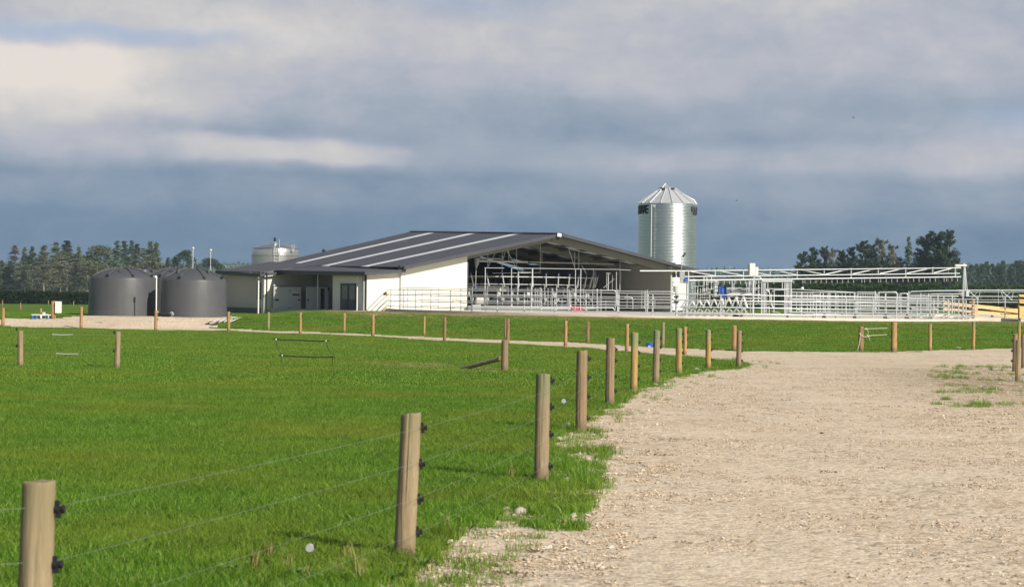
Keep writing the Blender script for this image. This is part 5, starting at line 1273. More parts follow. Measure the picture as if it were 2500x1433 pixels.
# far centre pivot irrigator
t_ = thing('pivot_irrigator', P(2440, 735, 210), 'thin galvanised irrigation boom with braced truss far behind the side fence', 'irrigator')
def tub(x0, y0, x1, y1, r_, nm, Y=210): mb = MB(); mb.tube([P(x0, y0, Y), P(x1, y1, Y)], r_, 6); return mb.build(nm, 'galvanised', t_)
tub(2340, 709, 2700, 708.5, .075, 'boom'); tub(2340, 713, 2700, 712.5, .03, 'truss_wire'); tub(2380, 732, 2700, 733, .03, 'truss_wire')
for (x0, y0, x1, y1) in ((2366, 711, 2386, 729), (2386, 713, 2372, 728), (2393, 711, 2388, 732), (2446, 711, 2471, 733), (2467, 712, 2450, 732), (2474, 711, 2470, 732), (2444, 712, 2450, 730), (2520, 711, 2545, 733)): tub(x0, y0, x1, y1, .035, 'brace')
tub(2437, 706, 2437.5, 743, .03, 'drop_pipe')

# ------------------------------------------------------------------ wooden fence posts
PR = random.Random(11)
def post_mesh(h_, r_, mat, seed, bury=.25, lean=0.0):
    rr_ = random.Random(seed); ph = rr_.uniform(0, 6.28)
    prof = [(r_*1.05, -bury), (r_*1.03, 0), (r_*1.01, h_*.12), (r_, h_*.3), (r_*.985, h_*.5), (r_*.98, h_*.7), (r_*.97, h_*.86), (r_*.965, h_-.02), (r_*.95, h_-.006), (r_*.91, h_), (r_*.5, h_-.004), (0, h_-.006)]
    ca = rr_.uniform(3.6, 5.6); ca2 = rr_.uniform(3.6, 5.6)
    def jt(a, z):
        d1 = abs((a-ca-.05*math.sin(z*7)+math.pi) % (2*math.pi)-math.pi); d2 = abs((a-ca2+.04*math.sin(z*5+1)+math.pi) % (2*math.pi)-math.pi)
        return 1+.028*math.sin(a*2+ph+z*1.3)+.018*math.sin(a*3+ph*2+z*4)+.008*math.sin(a*11+z*9)-(.10 if d1 < .09 and z > h_*.25 else 0)-(.07 if d2 < .09 and z < h_*.8 else 0)
    mb = MB(); mb.lathe((0, 0, 0), prof, 36, jit=jt); tl = rr_.uniform(-.04, .04); tl2 = rr_.uniform(-.03, .03)
    mb.v = [(x, y, z+((x*tl+y*tl2)*3+.003*math.sin(x*70+ph) if z > h_-.03 else 0)) for x, y, z in mb.v]
    if lean: mb.v = [(x+lean*max(z, 0), y, z) for x, y, z in mb.v]
    return mb.mesh('post', mat, True)
ins = MB(); AX = Matrix.Rotation(R(90), 3, 'Y')
ins.lathe((.012, 0, 0), [(.030, 0), (.030, .018), (.018, .022), (.018, .034), (.026, .038), (.026, .052), (.014, .056), (0, .058)], 12, axis=AX); ins.box((.028, 0, -.028), (.03, .035, .045)); ins.box((.02, 0, .035), (.025, .02, .03))
ins.v = [(x*.85, y*.85, z*.85) for x, y, z in ins.v]
ins_me = ins.mesh('insulator', 'black_plastic', True)
def wood_fence(nm, lab, specs, wires=None, wr=.0016, group=None, y_is_ground=True, inside=0):
    """specs: (x, ytop, ybase, width px, material, insulator heights as fractions of the post, side)"""
    pts = []; t_ = None
    for i, sp_ in enumerate(specs):
        x, y0, y1, wpx, mat, hs = sp_[:6]; side = sp_[6] if len(sp_) > 6 else 1
        g = ground_at(x-(0), y1); Y = g.y; pxm = FPX/Y; h_ = (y1-y0)/pxm
        if t_ is None: t_ = thing(nm, g, lab, 'fence', group)
        ln = sp_[7] if len(sp_) > 7 else PR.choice([-.012, -.006, 0, .006, .010]); o = place('post', post_mesh(h_, wpx/pxm/2, mat, 100+i+int(x), lean=ln), t_, g-wloc(t_)); o['lean'] = ln
        pts.append((g, h_, wpx/pxm/2, side))
        for f in hs: place('insulator', ins_me, o, (side*(wpx/pxm/2-.006)+o.get('lean', 0)*f, -.01, f), 0 if side > 0 else math.pi)
    for z in (wires or []):
        for i in range(len(pts)-1):
            (g0, h0, r0, s0), (g1, h1, r1, s1) = pts[i], pts[i+1]
            a = g0+Vector((s0*(r0+.045), -.01, z)); b_ = g1+Vector((s1*(r1+.045), -.01, z)); mb = MB()
            mb.tube([a+(b_-a)*k/6-Vector((0, 0, .012*(1-((k-3)/3)**2))) for k in range(7)], wr, 5); mb.build('wire', 'wire', t_)
    return t_, pts
IH = (.30, .58, .88, 1.10)
# the base of the nearest post lies below the picture: extend its column at the same distance
t_, npts = wood_fence('paddock_fence', 'weathered post and wire fence curving along the near gravel lane edge', [
    (-420, 1290, 1790, 120, 'wood_grey', IH), (72, 1176, 1760, 85, 'wood_pale', (.20, .50, .78, 1.055), 1, .03), (987, 1009, 1370, 51, 'wood_pale', (.24, .50, .78, 1.07), 1, .036), (1321, 913, 1180, 35, 'wood_grey_top', (.20, .56, .87, 1.17)),
    (1418, 856, 1055, 28, 'wood_grey', (.22, .56, .86, 1.15)), (1488, 825, 992, 22, 'wood_grey', IH), (1547, 812, 957, 18, 'wood_yellow', IH), (1601, 806, 936, 16, 'wood_grey_top', IH),
    (1657, 801, 913, 15, 'wood_yellow', IH), (1729, 805, 903, 13, 'wood_yellow', IH), (1803, 807, 898, 12.5, 'wood_grey', (.22, .5, .74, 1.0))], wires=(.24, .52, .80, 1.07), wr=.0011)
fp = []
for g_p, h_p, r_p, s_p in npts[1:]:
    for _ in range(16 if g_p.y < 35 else 7):
        a_p = PR.uniform(0, 6.28); d_p = r_p+PR.uniform(.03, .22); fp.append((g_p.x+d_p*math.cos(a_p), g_p.y+d_p*math.sin(a_p), PR.uniform(.8, 1.7)))
fp = np.array(fp)
scatter('post_foot_grass', np.stack([fp[:, 0], fp[:, 1], gz(fp[:, 0], fp[:, 1])], -1), gp_edge, r_.uniform(0, 6.28, len(fp)), fp[:, 2], r_.integers(0, 4, len(fp)), 'longer grass growing round the feet of the posts', 'grass')
for (x, y, nm_, lab) in ((756, 1337, 'wire_strainer', 'pale wire strainer clamped on the lowest wires near the first posts'), (1376, 979, 'wire_strainer', 'pale wire strainer hanging between the third and fourth posts')):
    Yq = 14.1 if x < 1000 else 27.5; q = P(x, y, Yq); s_ = .75 if x < 1000 else .8
    w_ = thing(nm_, q-Vector((0, 0, .04)), lab, 'wire strainer', 'wire strainers')
    M_ = Matrix.Rotation(R(90), 3, 'X')
    mb = MB(); mb.lathe(q, [(.035*s_, -.02), (.04*s_, -.012), (.022*s_, -.006), (.022*s_, .006), (.04*s_, .012), (.035*s_, .02)], 14, axis=M_); mb.build('reel', 'galvanised_matt', w_, True)
    mb = MB(); mb.box(q+Vector((.035*s_, 0, .01*s_)), (.05*s_, .03*s_, .02*s_)); mb.box(q-Vector((0, .0, .035*s_)), (.045*s_, .03*s_, .016*s_)); mb.build('bracket', 'dark_steel', w_)
wood_fence('lane_fence', 'row of orange treated posts on the near side of the gravel lane before the shed', [
    (-170, 750, 796, 8, 'wood_orange', ()), (7, 752, 796, 8, 'wood_orange', (.9,)), (198, 749, 801.5, 8, 'wood_orange', (.9,)), (380, 758, 808, 8, 'wood_orange', (.9, .6)), (558, 761, 810, 8, 'wood_orange', (.9,)), (733, 763, 818, 7.5, 'wood_orange', (.9,)),
    (910, 768, 822, 8, 'wood_orange', (.95, .6)), (1085, 775, 835, 8, 'wood_brown', (1.0,)), (1239.5, 778, 838, 8.5, 'wood_brown', (.9,)), (1380.5, 783, 846, 9, 'wood_orange', (.9, .5)), (1530, 791, 860, 9.5, 'wood_orange', (.95, .6)),
    (1672, 797, 869, 10, 'wood_orange', (.3, .6, .85, 1.1))], wires=(.5, .95), wr=.0022)
wood_fence('bank_fence', 'row of pale and orange posts along the foot of the grass bank beneath the yard', [
    (655, 762, 806, 7, 'wood_green', ()), (840, 765, 812, 7, 'wood_orange', ()), (1035, 772, 821, 6.5, 'wood_yellow', ()), (1233, 778, 829, 6, 'wood_brown', ()), (1435, 785, 837, 8, 'wood_brown', ()), (1618, 787, 848, 9, 'wood_green', (.9,)), (1792, 795, 855, 11, 'wood_orange', (.9,))],
    wires=(.5, .95), wr=.0022)
wood_fence('right_bank_fence', 'wider spaced posts along the far lane edge, the thickest one strongly orange', [
    (2102, 797, 858.5, 12.5, 'wood_brown', ()), (2182, 786, 858.5, 15, 'wood_orange', (.5, 1.0)), (2270.5, 790, 857, 9, 'wood_yellow', (.3, .6, .9)), (2376, 785, 853, 8.5, 'wood_yellow', (.3, .6, .9, 1.1)), (2487, 786, 850, 8, 'wood_yellow', (.9,)), (2620, 786, 846, 8, 'wood_yellow', ())],
    wires=(.5, 1.0), wr=.0022)
wood_fence('corner_fence', 'clump of grey posts strung with dark insulators at the right picture edge', [
    (2477, 815, 905, 12, 'wood_grey', (.3, .6, .9, 1.15), -1), (2484.5, 830, 930, 12.5, 'wood_pale', ()), (2498, 817, 898, 10, 'wood_grey', (.3, .6, .9, 1.1)), (2640, 810, 890, 10, 'wood_grey', ())], wires=(.5, 1.0))
wood_fence('dividing_fence', 'pair of silvery posts standing in the left paddock grass', [(-200, 806, 896, 14, 'wood_pale', ()), (50, 808, 898.5, 14, 'wood_pale', (.6, 1.05), -1), (286, 810, 902, 13.5, 'wood_pale', (.5, 1.0), -1)], wires=(.55, 1.05), wr=.0016)
wood_fence('far_paddock_fence', 'line of thin distant posts in front of the long dark hedge', [(-60, 735, 752, 2.6, 'wood_pale', ()), (6, 733, 748, 2.6, 'wood_pale', ()), (50, 739, 757, 2.6, 'wood_pale', ()), (118, 733, 744, 2.2, 'wood_pale', ()), (179.5, 735, 748, 2.4, 'wood_pale', ())])
# strainer post with its diagonal stay
g = ground_at(1232, 908); pxm = FPX/g.y
t_ = thing('strainer_post', g, 'stout grey strainer post with a round diagonal stay in the near grass', 'post')
place('post', post_mesh(78/pxm, 17.5/pxm/2, 'wood_grey', 5), t_)
a = ground_at(1128, 903)+Vector((0, 0, .04)); b_ = P(1222, 875.5, g.y); mb = MB(); mb.tube([a-(b_-a)*.06-Vector((0, 0, .03)), a, (a+b_)/2, b_], .062, 12); mb.build('stay', 'wood_rail', t_, True)
mb = MB(); mb.box(P(1221, 874, g.y-.02), (.08, .08, .12)); mb.build('stay_block', 'wood_brown', t_)
# spring gate bars
def bar(nm, lab, rods, ties, mat, rad, Y, grp=None, cat='gate bar'):
    t_ = thing(nm, P(rods[0][0][0], 895, Y), lab, cat, grp)
    for rd in rods: mb = MB(); mb.tube([P(x, y, Y) for x, y in rd], rad, 8); mb.build('rod', mat, t_, True)
    for td in ties: mb = MB(); mb.tube([P(x, y, Y-.02) for x, y in td], .010, 5); mb.build('tie', 'black_plastic', t_)
    return t_
t_ = bar('black_gate_bars', 'two black plastic bars hung one above the other in the grass field', [[(666, 828), (700, 830), (745, 831), (785, 833), (805, 831.5)], [(682, 868), (720, 870), (770, 872), (817, 871)]],
    [[(673, 829), (676, 845), (688, 869), (686, 885), (689, 896)], [(796, 833), (800, 847), (812, 871), (812, 890)]], 'black_plastic', .017, 60.0)
for q in ((674, 828.5), (796, 832), (689, 867.5)): mb = MB(); mb.box(P(q[0], q[1], 59.96), (.03, .03, .04)); mb.build('clip', 'trim_white', t_)
t_ = bar('grey_gate_bars', 'two short grey bars hanging between the silvery posts', [[(127, 816.5), (150, 818), (177, 817.2)], [(137, 863), (160, 864.5), (191, 864)]], [], 'galvanised_matt', .018, 55.5)
for z_, y_ in ((1, 817.5), (2, 864)):
    mb = MB(); mb.tube([P(-10 if False else 56, y_-.5, 55.6), P(283, y_+1, 55.6)], .0018, 4); mb.build('wire', 'wire', t_)
# white tape gate handles on the brown post
t_ = thing('rope_gate', P(2110, 850, ground_at(2102, 858.5).y-.1), 'knotted white rope and two pale tapes tied beside the brown post', 'rope'); Yr = ground_at(2102, 858.5).y-.12
for pts_, r_ in (([(2111, 802.5), (2140, 802), (2166, 801)], .010), ([(2119, 819.5), (2145, 818), (2166, 816.5)], .010), ([(2113, 802), (2119, 806), (2120, 815), (2117, 820)], .008), ([(2119, 820), (2116, 823), (2108, 821), (2101, 818), (2098, 813), (2100, 812), (2102, 816), (2100, 824), (2098, 840), (2093, 858)], .012), ([(2119, 820), (2122, 825), (2124, 831)], .008), ([(2111, 804), (2113, 802), (2116, 800)], .012), ([(2116, 817), (2119, 819), (2122, 821)], .014)):
    mb = MB(); mb.tube([P(x, y, Yr) for x, y in pts_], r_, 6); mb.build('rope', 'rope', t_, True)
# blue tub
g = ground_at(1587, 847); t_ = thing('blue_tub', g, 'round blue plastic tub on the gravel behind the paddock posts', 'tub'); r_ = 11/(FPX/g.y)
mb = MB(); mb.lathe(g, [(r_*.82, 0), (r_*.95, .12), (r_, .155), (r_*1.04, .16), (r_*1.04, .175), (r_*.95, .175), (r_*.85, .03), (0, .03)], 28); mb.build('body', 'blue_plastic', t_, True)
mb = MB(); mb.box(g+Vector((-.05, -r_*.9, .03)), (.09, .01, .045)); mb.build('label_patch', 'label_white', t_)
# pump fittings and the meter box on the left pad
Yb = ground_at(135, 779).y
t_ = thing('meter_box', P(137, 778, Yb), 'white meter box on a timber frame beside the gravel pad', 'box')
mb = MB(); a = P(136, 764, Yb); b_ = P(149.5, 736, Yb); mb.box(((a.x+b_.x)/2, Yb, (a.z+b_.z)/2), (b_.x-a.x, .3, b_.z-a.z)); mb.build('case', 'cabinet_white', t_)
for (x, y0, y1, r_) in ((129.5, 735, 778, .10), (134.5, 735, 780, .055)): mb = MB(); mb.tube([P(x, y1+3, Yb+.05), P(x, y0, Yb+.05)], r_, 6); mb.build('post', 'wood_orange', t_)
t_ = thing('pump_pipework', P(100, 777, Yb), 'white pipe manifold with small blue valves standing on the gravel pad', 'pipework')
for pts_, r_ in (([(77, 768.5), (124, 769)], .03), ([(100, 777), (100, 769)], .05), ([(110, 777), (111, 769), (115, 767.5), (118, 770), (119, 776)], .025)): mb = MB(); mb.tube([P(x, y, Yb) for x, y in pts_], r_, 8); mb.build('pipe', 'trim_white', t_, True)
for x in (79.5, 88.5, 116): mb = MB(); mb.tube([P(x, 777.5, Yb), P(x, 770, Yb)], .06, 10); mb.build('valve', 'blue_plastic', t_, True)
mb = MB(); mb.tube([P(106.5, 771, Yb+.1), P(106.5, 762, Yb+.1)], .12, 14); mb.build('filter', 'galvanised', t_, True)
mb = MB(); mb.tube([P(100, 777, Yb+.15), P(100, 753, Yb+.15)], .06, 8); mb.build('stake', 'wood_orange', t_)
# pipes and panels dumped where the bank meets the pad
t_ = thing('pipe_pile', ground_at(540, 790), 'loose white pipes and dark sheets lying at the foot of the bank', 'pile of pipes')
for (x0, y0, x1, y1, r_, m_) in ((512, 792, 530, 784.5, .03, 'trim_white'), (534, 790, 548, 783.5, .025, 'trim_white'), (547, 789, 558, 784, .025, 'trim_white'), (560, 788.5, 589, 778, .03, 'trim_white'), (561, 784, 567, 782, .025, 'trim_white'), (563, 777.5, 582, 778.5, .02, 'trim_white')):
    a = ground_at(x0, y0)+Vector((0, 0, .06)); b_ = ground_at(x1, y1)+Vector((0, 0, .08)); mb = MB(); mb.tube([a, b_], r_, 8); mb.build('pipe', m_, t_)
for q in ([(500, 793), (515, 786), (530, 784), (512, 793)], [(513, 795), (532, 788), (534, 790), (530, 794)], [(528, 788), (556, 783), (556, 786), (534, 789)], [(563, 781), (580, 780), (572, 785), (562, 787)]):
    mb = MB(); mb.prism([ground_at(x, y)+Vector((0, 0, .05)) for x, y in q], (0, 0, -.03)); mb.build('sheet', 'dark_steel', t_)
rs = MB()
# larger stones that can be picked out along the verge
def rock(x, y, wpx, hpx, mat, lab, seed):
    g = flat(x, y); g = Vector((g[0], g[1], float(gz(g[0], g[1])))); pxm = FPX/g.y; r2 = random.Random(seed)
    bm = bmesh.new(); bmesh.ops.create_icosphere(bm, subdivisions=2, radius=1.0)
    for v_ in bm.verts:
        k = 1+.22*(vnoise(v_.co.x*1.7+seed, v_.co.y*1.7+v_.co.z, seed)-.5)*2; v_.co = Vector((v_.co.x*k*wpx/pxm/2, v_.co.y*k*wpx/pxm/2*.8, v_.co.z*k*hpx/pxm/2))
    me = bpy.data.meshes.new('stone'); bm.to_mesh(me); bm.free(); me.materials.append(MATS[mat]); me.polygons.foreach_set('use_smooth', [True]*len(me.polygons))
    o = bpy.data.objects.new('stone', me); COL.objects.link(o); o.location = g+Vector((0, 0, hpx/pxm*.28)); o.rotation_euler[2] = r2.uniform(0, 3); tag(o, lab, 'stone', 'larger stones along the lane verge')
for k, q in enumerate([(1270, 1252, 38, 24, 'stone_pale', 'blocky pale stone, the largest on the verge right of the second post'), (1234, 1246, 26, 18, 'stone_pale', 'pale stone touching the left of the blocky largest stone'),
        (1385, 1173, 17, 15, 'stone_pale', 'round cream stone on the weedy verge right of the third post'), (1333, 1238, 13, 12, 'stone_pale', 'small cream stone right of the largest verge stone'), (1265, 1200, 24, 20, 'stone_red', 'reddish brown clod left of the third post base'),
        (1240, 1208, 18, 14, 'stone_red', 'smaller reddish clod beside the larger reddish clod'), (1285, 1184, 20, 12, 'stone_red', 'flat reddish clod nearest the third post'), (1365, 1072, 20, 12, 'stone_pale', 'pale stone in the heap beside the third post top right'),
        (1385, 1040, 20, 12, 'stone_pale', 'pale stone left of the fourth post base'), (1165, 1292, 14, 9, 'stone_pale', 'small pale stone below the verge tufts, furthest left'), (1345, 1098, 16, 10, 'stone_red', 'pinkish stone right of the third post shaft'),
        (1205, 910, 22, 6, 'stone_pale', 'pale heap of soil left of the strainer post'), (1246, 909, 14, 6, 'stone_pale', 'pale crumb of soil right of the strainer post'), (1640, 915, 14, 7, 'stone_pale', 'pale stone by the ninth fence post'), (1700, 903, 16, 8, 'stone_pale', 'pale stone between the ninth and tenth posts'),
        (1156, 866, 5, 3, 'stone_pale', 'tiny white speck of stone in the grass left of the strainer post'), (2340, 852, 20, 6, 'stone_pale', 'low pale heap on the bank foot between the two right posts'), (1600, 938, 16, 6, 'stone_red', 'red brown clod at the foot of the eighth post')]):
    rock(*q, seed=k+1)

# ------------------------------------------------------------------ birds
def bird(nm, c, s_, lab, mat, yaw, flying=True, wing=30, group='birds', roll=0.0):
    c = Vector(c); t_ = thing(nm, c, lab, 'bird', group); t_.rotation_euler = (0, roll, yaw)
    mb = MB(); prof = []
    for k in range(9):
        f = k/8; prof.append((s_*.16*math.sin(math.pi*min(1, f*.93+.03))**.7*(1 if f < .7 else 1.0-.5*(f-.7)), (f-.5)*s_))
    mb.lathe((0, 0, 0), prof, 10, axis=Matrix.Rotation(R(90), 3, 'Y')); mb.build('body', mat, t_, True, local=True)
    mb = MB(); mb.ball((s_*.52, 0, s_*.05), s_*.11, 8); mb.tube([(s_*.60, 0, s_*.05), (s_*.72, 0, s_*.03)], [s_*.03, .001], 6); mb.build('head', mat, t_, True, local=True)
    mb = MB(); mb.prism([(-s_*.42, -s_*.05, 0), (-s_*.42, s_*.05, 0), (-s_*.85, s_*.12, 0), (-s_*.85, -s_*.12, 0)], (0, 0, .02*s_)); mb.build('tail', mat, t_, local=True)
    for sd_ in (-1, 1):
        if flying:
            w_ = R(wing); q = [(s_*.25, 0, 0), (s_*.1, sd_*s_*.6, 0), (-s_*.2, sd_*s_*1.1, 0), (-s_*.25, sd_*s_*.5, 0), (-s_*.25, 0, 0)]
            q = [Vector((x, y*math.cos(w_), abs(y)*math.sin(w_)+s_*.05)) for x, y, z in q]
        else: q = [Vector((s_*.25, sd_*s_*.13, s_*.06)), Vector((-s_*.1, sd_*s_*.17, s_*.06)), Vector((-s_*.6, sd_*s_*.05, 0)), Vector((-s_*.1, sd_*s_*.15, -s_*.08))]
        mb = MB(); mb.prism(q, (0, 0, .02*s_)); mb.build('wing', mat, t_, local=True)
    return t_
bird('flying_bird', P(370, 650, 110), .30, 'dark brown bird with raised wings above the gap between tanks', 'feather_brown', 1.9, True, 48)
bird('flying_bird', P(941, 719, 112), .34, 'tan bird gliding before the cream wall, just left of the yard fence', 'feather_tan', .3, True, 20)
bird('flying_bird', P(907, 790, 106), .30, 'tan bird passing the orange post below the cream wall', 'feather_tan', .1, True, 8)
bird('flying_bird', P(2083, 288, 160), .18, 'tiny black bird high in the sky on the right', 'feather_brown', .8, True, 30)
bird('flying_bird', P(1798.5, 490, 160), .16, 'tiny black bird in the sky to the right of the silo', 'feather_brown', 0, True, 10)
for (x, y, s_, m_, lab, rz) in ((1823, 1027, .07, 'feather_tan', 'small dark and yellow bird resting on the gravel lane', -2.3), (2006, 1056, .075, 'feather_brown', 'small plump brown bird resting on the gravel lane', -.4),
        (682.5, 815, .12, 'feather_brown', 'leftmost of three small brown birds on the far lane edge', .2), (691, 815.5, .11, 'feather_brown', 'middle one of three small brown birds on the far lane edge', 1.2), (701, 815, .11, 'feather_brown', 'rightmost of three small brown birds on the far lane edge', 2.6)):
    g = flat(x, y); bird('small_bird', (g[0], g[1], float(gz(g[0], g[1]))+s_*.2), s_, lab, m_, rz, False)

# ------------------------------------------------------------------ trees
def crown_tris(kind, h_, rad, seed, n_, s0):
    r2 = np.random.default_rng(seed)
    if kind in ('spruce', 'ragged'):
        t0 = .10 if kind == 'spruce' else .22
        nb = 190 if kind == 'spruce' else 120
        bt = np.sort(r2.uniform(t0, 1, nb)); ba = r2.uniform(0, 6.28, nb); bl_ = rad*((1-bt)/(1-t0))**.8*r2.uniform(.45, 1.2, nb)+.012*h_
        if kind == 'ragged': bl_ *= r2.choice([.5, .8, 1.1, 1.3], nb)
        k = r2.integers(0, nb, n_); f = r2.uniform(.08, 1, n_)**.75
        ln = bl_[k]*f; x = ln*np.cos(ba[k]); y = ln*np.sin(ba[k]); z = h_*bt[k]-ln*.30+.14*ln**2/np.maximum(bl_[k], .1)
        sp_ = .07*bl_[k]+.07
        c = np.stack([x, y, z], -1)+r2.normal(0, 1, (n_, 3))*sp_[:, None]*np.array([1, 1, .45])
    elif kind == 'upswept':     # limbs reaching outwards and up, foliage gathered towards their tips
        nb = 90; bt = np.sort(r2.uniform(.06, .95, nb)); ba = r2.uniform(0, 6.28, nb); bl_ = rad*np.clip(1.12-bt, .08, .85)**.7*r2.choice([.5, .8, 1.0, 1.3], nb)
        k = r2.integers(0, nb, n_); f = r2.uniform(.05, 1, n_)**.55; ln = bl_[k]*f
        c = np.stack([ln*np.cos(ba[k]), ln*np.sin(ba[k]), np.minimum(h_*bt[k]+ln*.35+.25*ln*f, h_*1.0)], -1)+r2.normal(0, 1, (n_, 3))*(.06*bl_[k]+.07)[:, None]*np.array([1, 1, .8])
    elif kind == 'column':
        u = r2.uniform(0, 1, n_); a = r2.uniform(0, 6.28, n_); rr = rad*np.minimum(1, (1-u)*2.6)**.7*(.6+.4*np.sin(a*3+u*14+seed)**2)*r2.uniform(.5, 1.05, n_)**.6
        c = np.stack([rr*np.cos(a), rr*np.sin(a), h_*(.08+.92*u)], -1)
    else:   # 'pine' (irregular clumps on rising limbs) and 'round'
        nb = 75 if kind == 'pine' else 40
        bt = r2.uniform(.12 if kind == 'pine' else .2, .98, nb); ba = r2.uniform(0, 6.28, nb)
        prof = np.sin(np.clip((bt-.12)/.9, 0, 1)*np.pi)**.6 if kind == 'round' else np.clip(1.15-bt, .10, .8)**.8
        br = rad*prof*r2.uniform(.25, 1.05, nb); cx_, cy_, cz_ = br*np.cos(ba), br*np.sin(ba), h_*bt
        k = r2.integers(0, nb, n_); cs_ = rad*(.20+.12*r2.uniform(0, 1, nb))*(1.25 if kind == 'round' else .62)
        d = r2.normal(0, 1, (n_, 3)); d /= np.linalg.norm(d, axis=1)[:, None]
        c = np.stack([cx_[k], cy_[k], cz_[k]], -1)+d*(cs_[k]*r2.uniform(.4, 1.1, n_)**.5)[:, None]*np.array([1, 1, .75])
        # leader on top
    T = c[:, None, :]+r2.normal(0, 1, (n_, 3, 3))*s0*np.array([1, 1, .7])
    return T
protos = {}
def tree_proto(key, kind, h_, rad, seed, n_, s0, mat, bare=0):
    cm = soup('crown', crown_tris(kind, h_, rad, seed, n_, s0), mat)
    mb = MB(); r2 = random.Random(seed); mb.tube([(0, 0, -.5), (0, 0, 0), (.02*h_*r2.uniform(-.4, .4), 0, h_*.5), (0, 0, h_*.97)], [h_*.020, h_*.017, h_*.012, h_*.002], 8)
    for k in range(16 if bare else 8):
        z = h_*r2.uniform(.12 if bare else .3, .85); a = r2.uniform(0, 6.28); l = rad*r2.uniform(.35, .8)*(1.1-z/h_); mb.tube([(0, 0, z), (l*.5*math.cos(a), l*.5*math.sin(a), z+l*.12), (l*math.cos(a), l*math.sin(a), z+l*(.0 if kind != 'pine' else .45))], [h_*.005, h_*.003, h_*.001], 5)
    tm = mb.mesh('trunk', 'bark', True); protos[key] = (cm, tm, h_, rad)
tree_proto('spruceA', 'spruce', 16, 2.7, 1, 8320, .15, 'needles_blue'); tree_proto('spruceB', 'spruce', 16, 2.3, 2, 7360, .15, 'needles_dark'); tree_proto('spruceC', 'spruce', 16, 3.0, 3, 8320, .15, 'needles_olive')
tree_proto('ragA', 'ragged', 16, 2.8, 4, 4800, .15, 'needles_grey'); tree_proto('ragB', 'ragged', 16, 2.6, 5, 4160, .15, 'needles_brown'); tree_proto('ragC', 'ragged', 16, 3.0, 6, 5440, .15, 'needles_olive')
tree_proto('pineA', 'upswept', 14, 3.3, 7, 15000, .14, 'needles_dark', 1); tree_proto('pineB', 'upswept', 14, 3.8, 8, 13000, .14, 'needles_grey', 1); tree_proto('pineC', 'upswept', 14, 3.1, 9, 15000, .14, 'needles_dark', 1)
tree_proto('roundA', 'round', 14, 4.4, 12, 5200, .20, 'needles_olive'); tree_proto('roundB', 'round', 14, 3.6, 13, 4600, .20, 'needles_dark')
tree_proto('columnA', 'column', 16, 2.0, 14, 3600, .24, 'needles_blue'); tree_proto('columnB', 'column', 16, 1.7, 15, 3200, .24, 'needles_dark'); tree_proto('columnC', 'column', 16, 2.3, 16, 3600, .24, 'needles_blue')
KIND = {'spruce': 'spruce_tree', 'rag': 'conifer_tree', 'pine': 'pine_tree', 'round': 'broadleaf_tree', 'column': 'pine_tree'}
def plant(key, x, ytop, Y, wpx, lab, group):
    cm, tm, h_, rad = protos[key]; b = P(x, ytop, Y); H = b.z-tz(b.x, Y)*0; s_ = H/h_
    wr = (wpx/(FPX/Y))/2/rad if wpx else s_
    nm = KIND[key.rstrip('ABC')]
    t_ = thing(nm, (b.x, Y, 0), lab, 'tree', group); rz = PR.uniform(0, 6.28)
    place('trunk', tm, t_, (0, 0, 0), rz, (min(wr, s_*1.3), min(wr, s_*1.3), s_)); place('crown', cm, t_, (0, 0, 0), rz, (wr, wr, s_))
ORD = ['first', 'second', 'third', 'fourth', 'fifth', 'sixth', 'seventh', 'eighth', 'ninth', 'tenth', 'eleventh', 'twelfth', 'thirteenth', 'fourteenth', 'fifteenth', 'sixteenth', 'seventeenth', 'eighteenth', 'nineteenth', 'twentieth', 'twenty first', 'twenty second', 'twenty third', 'twenty fourth', 'twenty fifth', 'twenty sixth', 'twenty seventh', 'twenty eighth', 'twenty ninth', 'thirtieth', 'thirty first', 'thirty second', 'thirty third', 'thirty fourth', 'thirty fifth']; ORD += ['thirty '+q for q in ORD[5:9]]+['fortieth']+['forty '+q for q in ORD[:9]]+['fiftieth']+['fifty '+q for q in ORD[:9]]+['sixtieth']+['sixty '+q for q in ORD[:9]]+['seventieth']+['seventy '+q for q in ORD[:9]]
LT = [('ragC', -60, 612, 50), ('ragA', -22, 622, 46), ('spruceC', 5, 636, 42), ('ragB', 37, 600, 52), ('spruceC', 60, 604, 36), ('spruceA', 79, 602, 40), ('ragB', 84, 650, 40), ('ragA', 108, 598, 58), ('spruceA', 104, 606, 40), ('ragC', 137, 592, 56), ('spruceB', 163, 586, 50), ('ragA', 152, 612, 50), ('ragA', 176, 620, 46),
      ('spruceC', 193, 602, 34), ('ragC', 214, 616, 44), ('roundA', 238, 601, 72), ('ragA', 226, 636, 40), ('spruceB', 262, 620, 36), ('spruceA', 286, 589, 46), ('spruceB', 304, 587, 38), ('spruceA', 322, 588, 40), ('spruceB', 335, 594, 36), ('ragA', 350, 604, 34), ('spruceA', 367, 590, 42), ('spruceC', 381, 592, 42),
      ('spruceB', 410, 628, 26), ('spruceB', 427, 626, 24), ('roundB', 448, 614, 46), ('ragB', 462, 612, 22), ('roundB', 517, 633, 56), ('spruceC', 400, 648, 40), ('roundA', 350, 640, 60), ('ragC', 60, 640, 50), ('spruceB', 20, 650, 50), ('spruceA', 125, 640, 50)]
r5 = random.Random(9); BK = []
for x in range(-90, 400, 17): BK.append((r5.choice(['ragA', 'ragC', 'spruceA', 'spruceB', 'ragA', 'spruceC']), x+r5.uniform(-5, 5), float(np.interp(x, [-90, 0, 60, 150, 210, 260, 330, 380, 400], [640, 650, 628, 612, 632, 640, 618, 618, 650]))+r5.uniform(-6, 10), r5.uniform(40, 56)))
LT = LT+BK
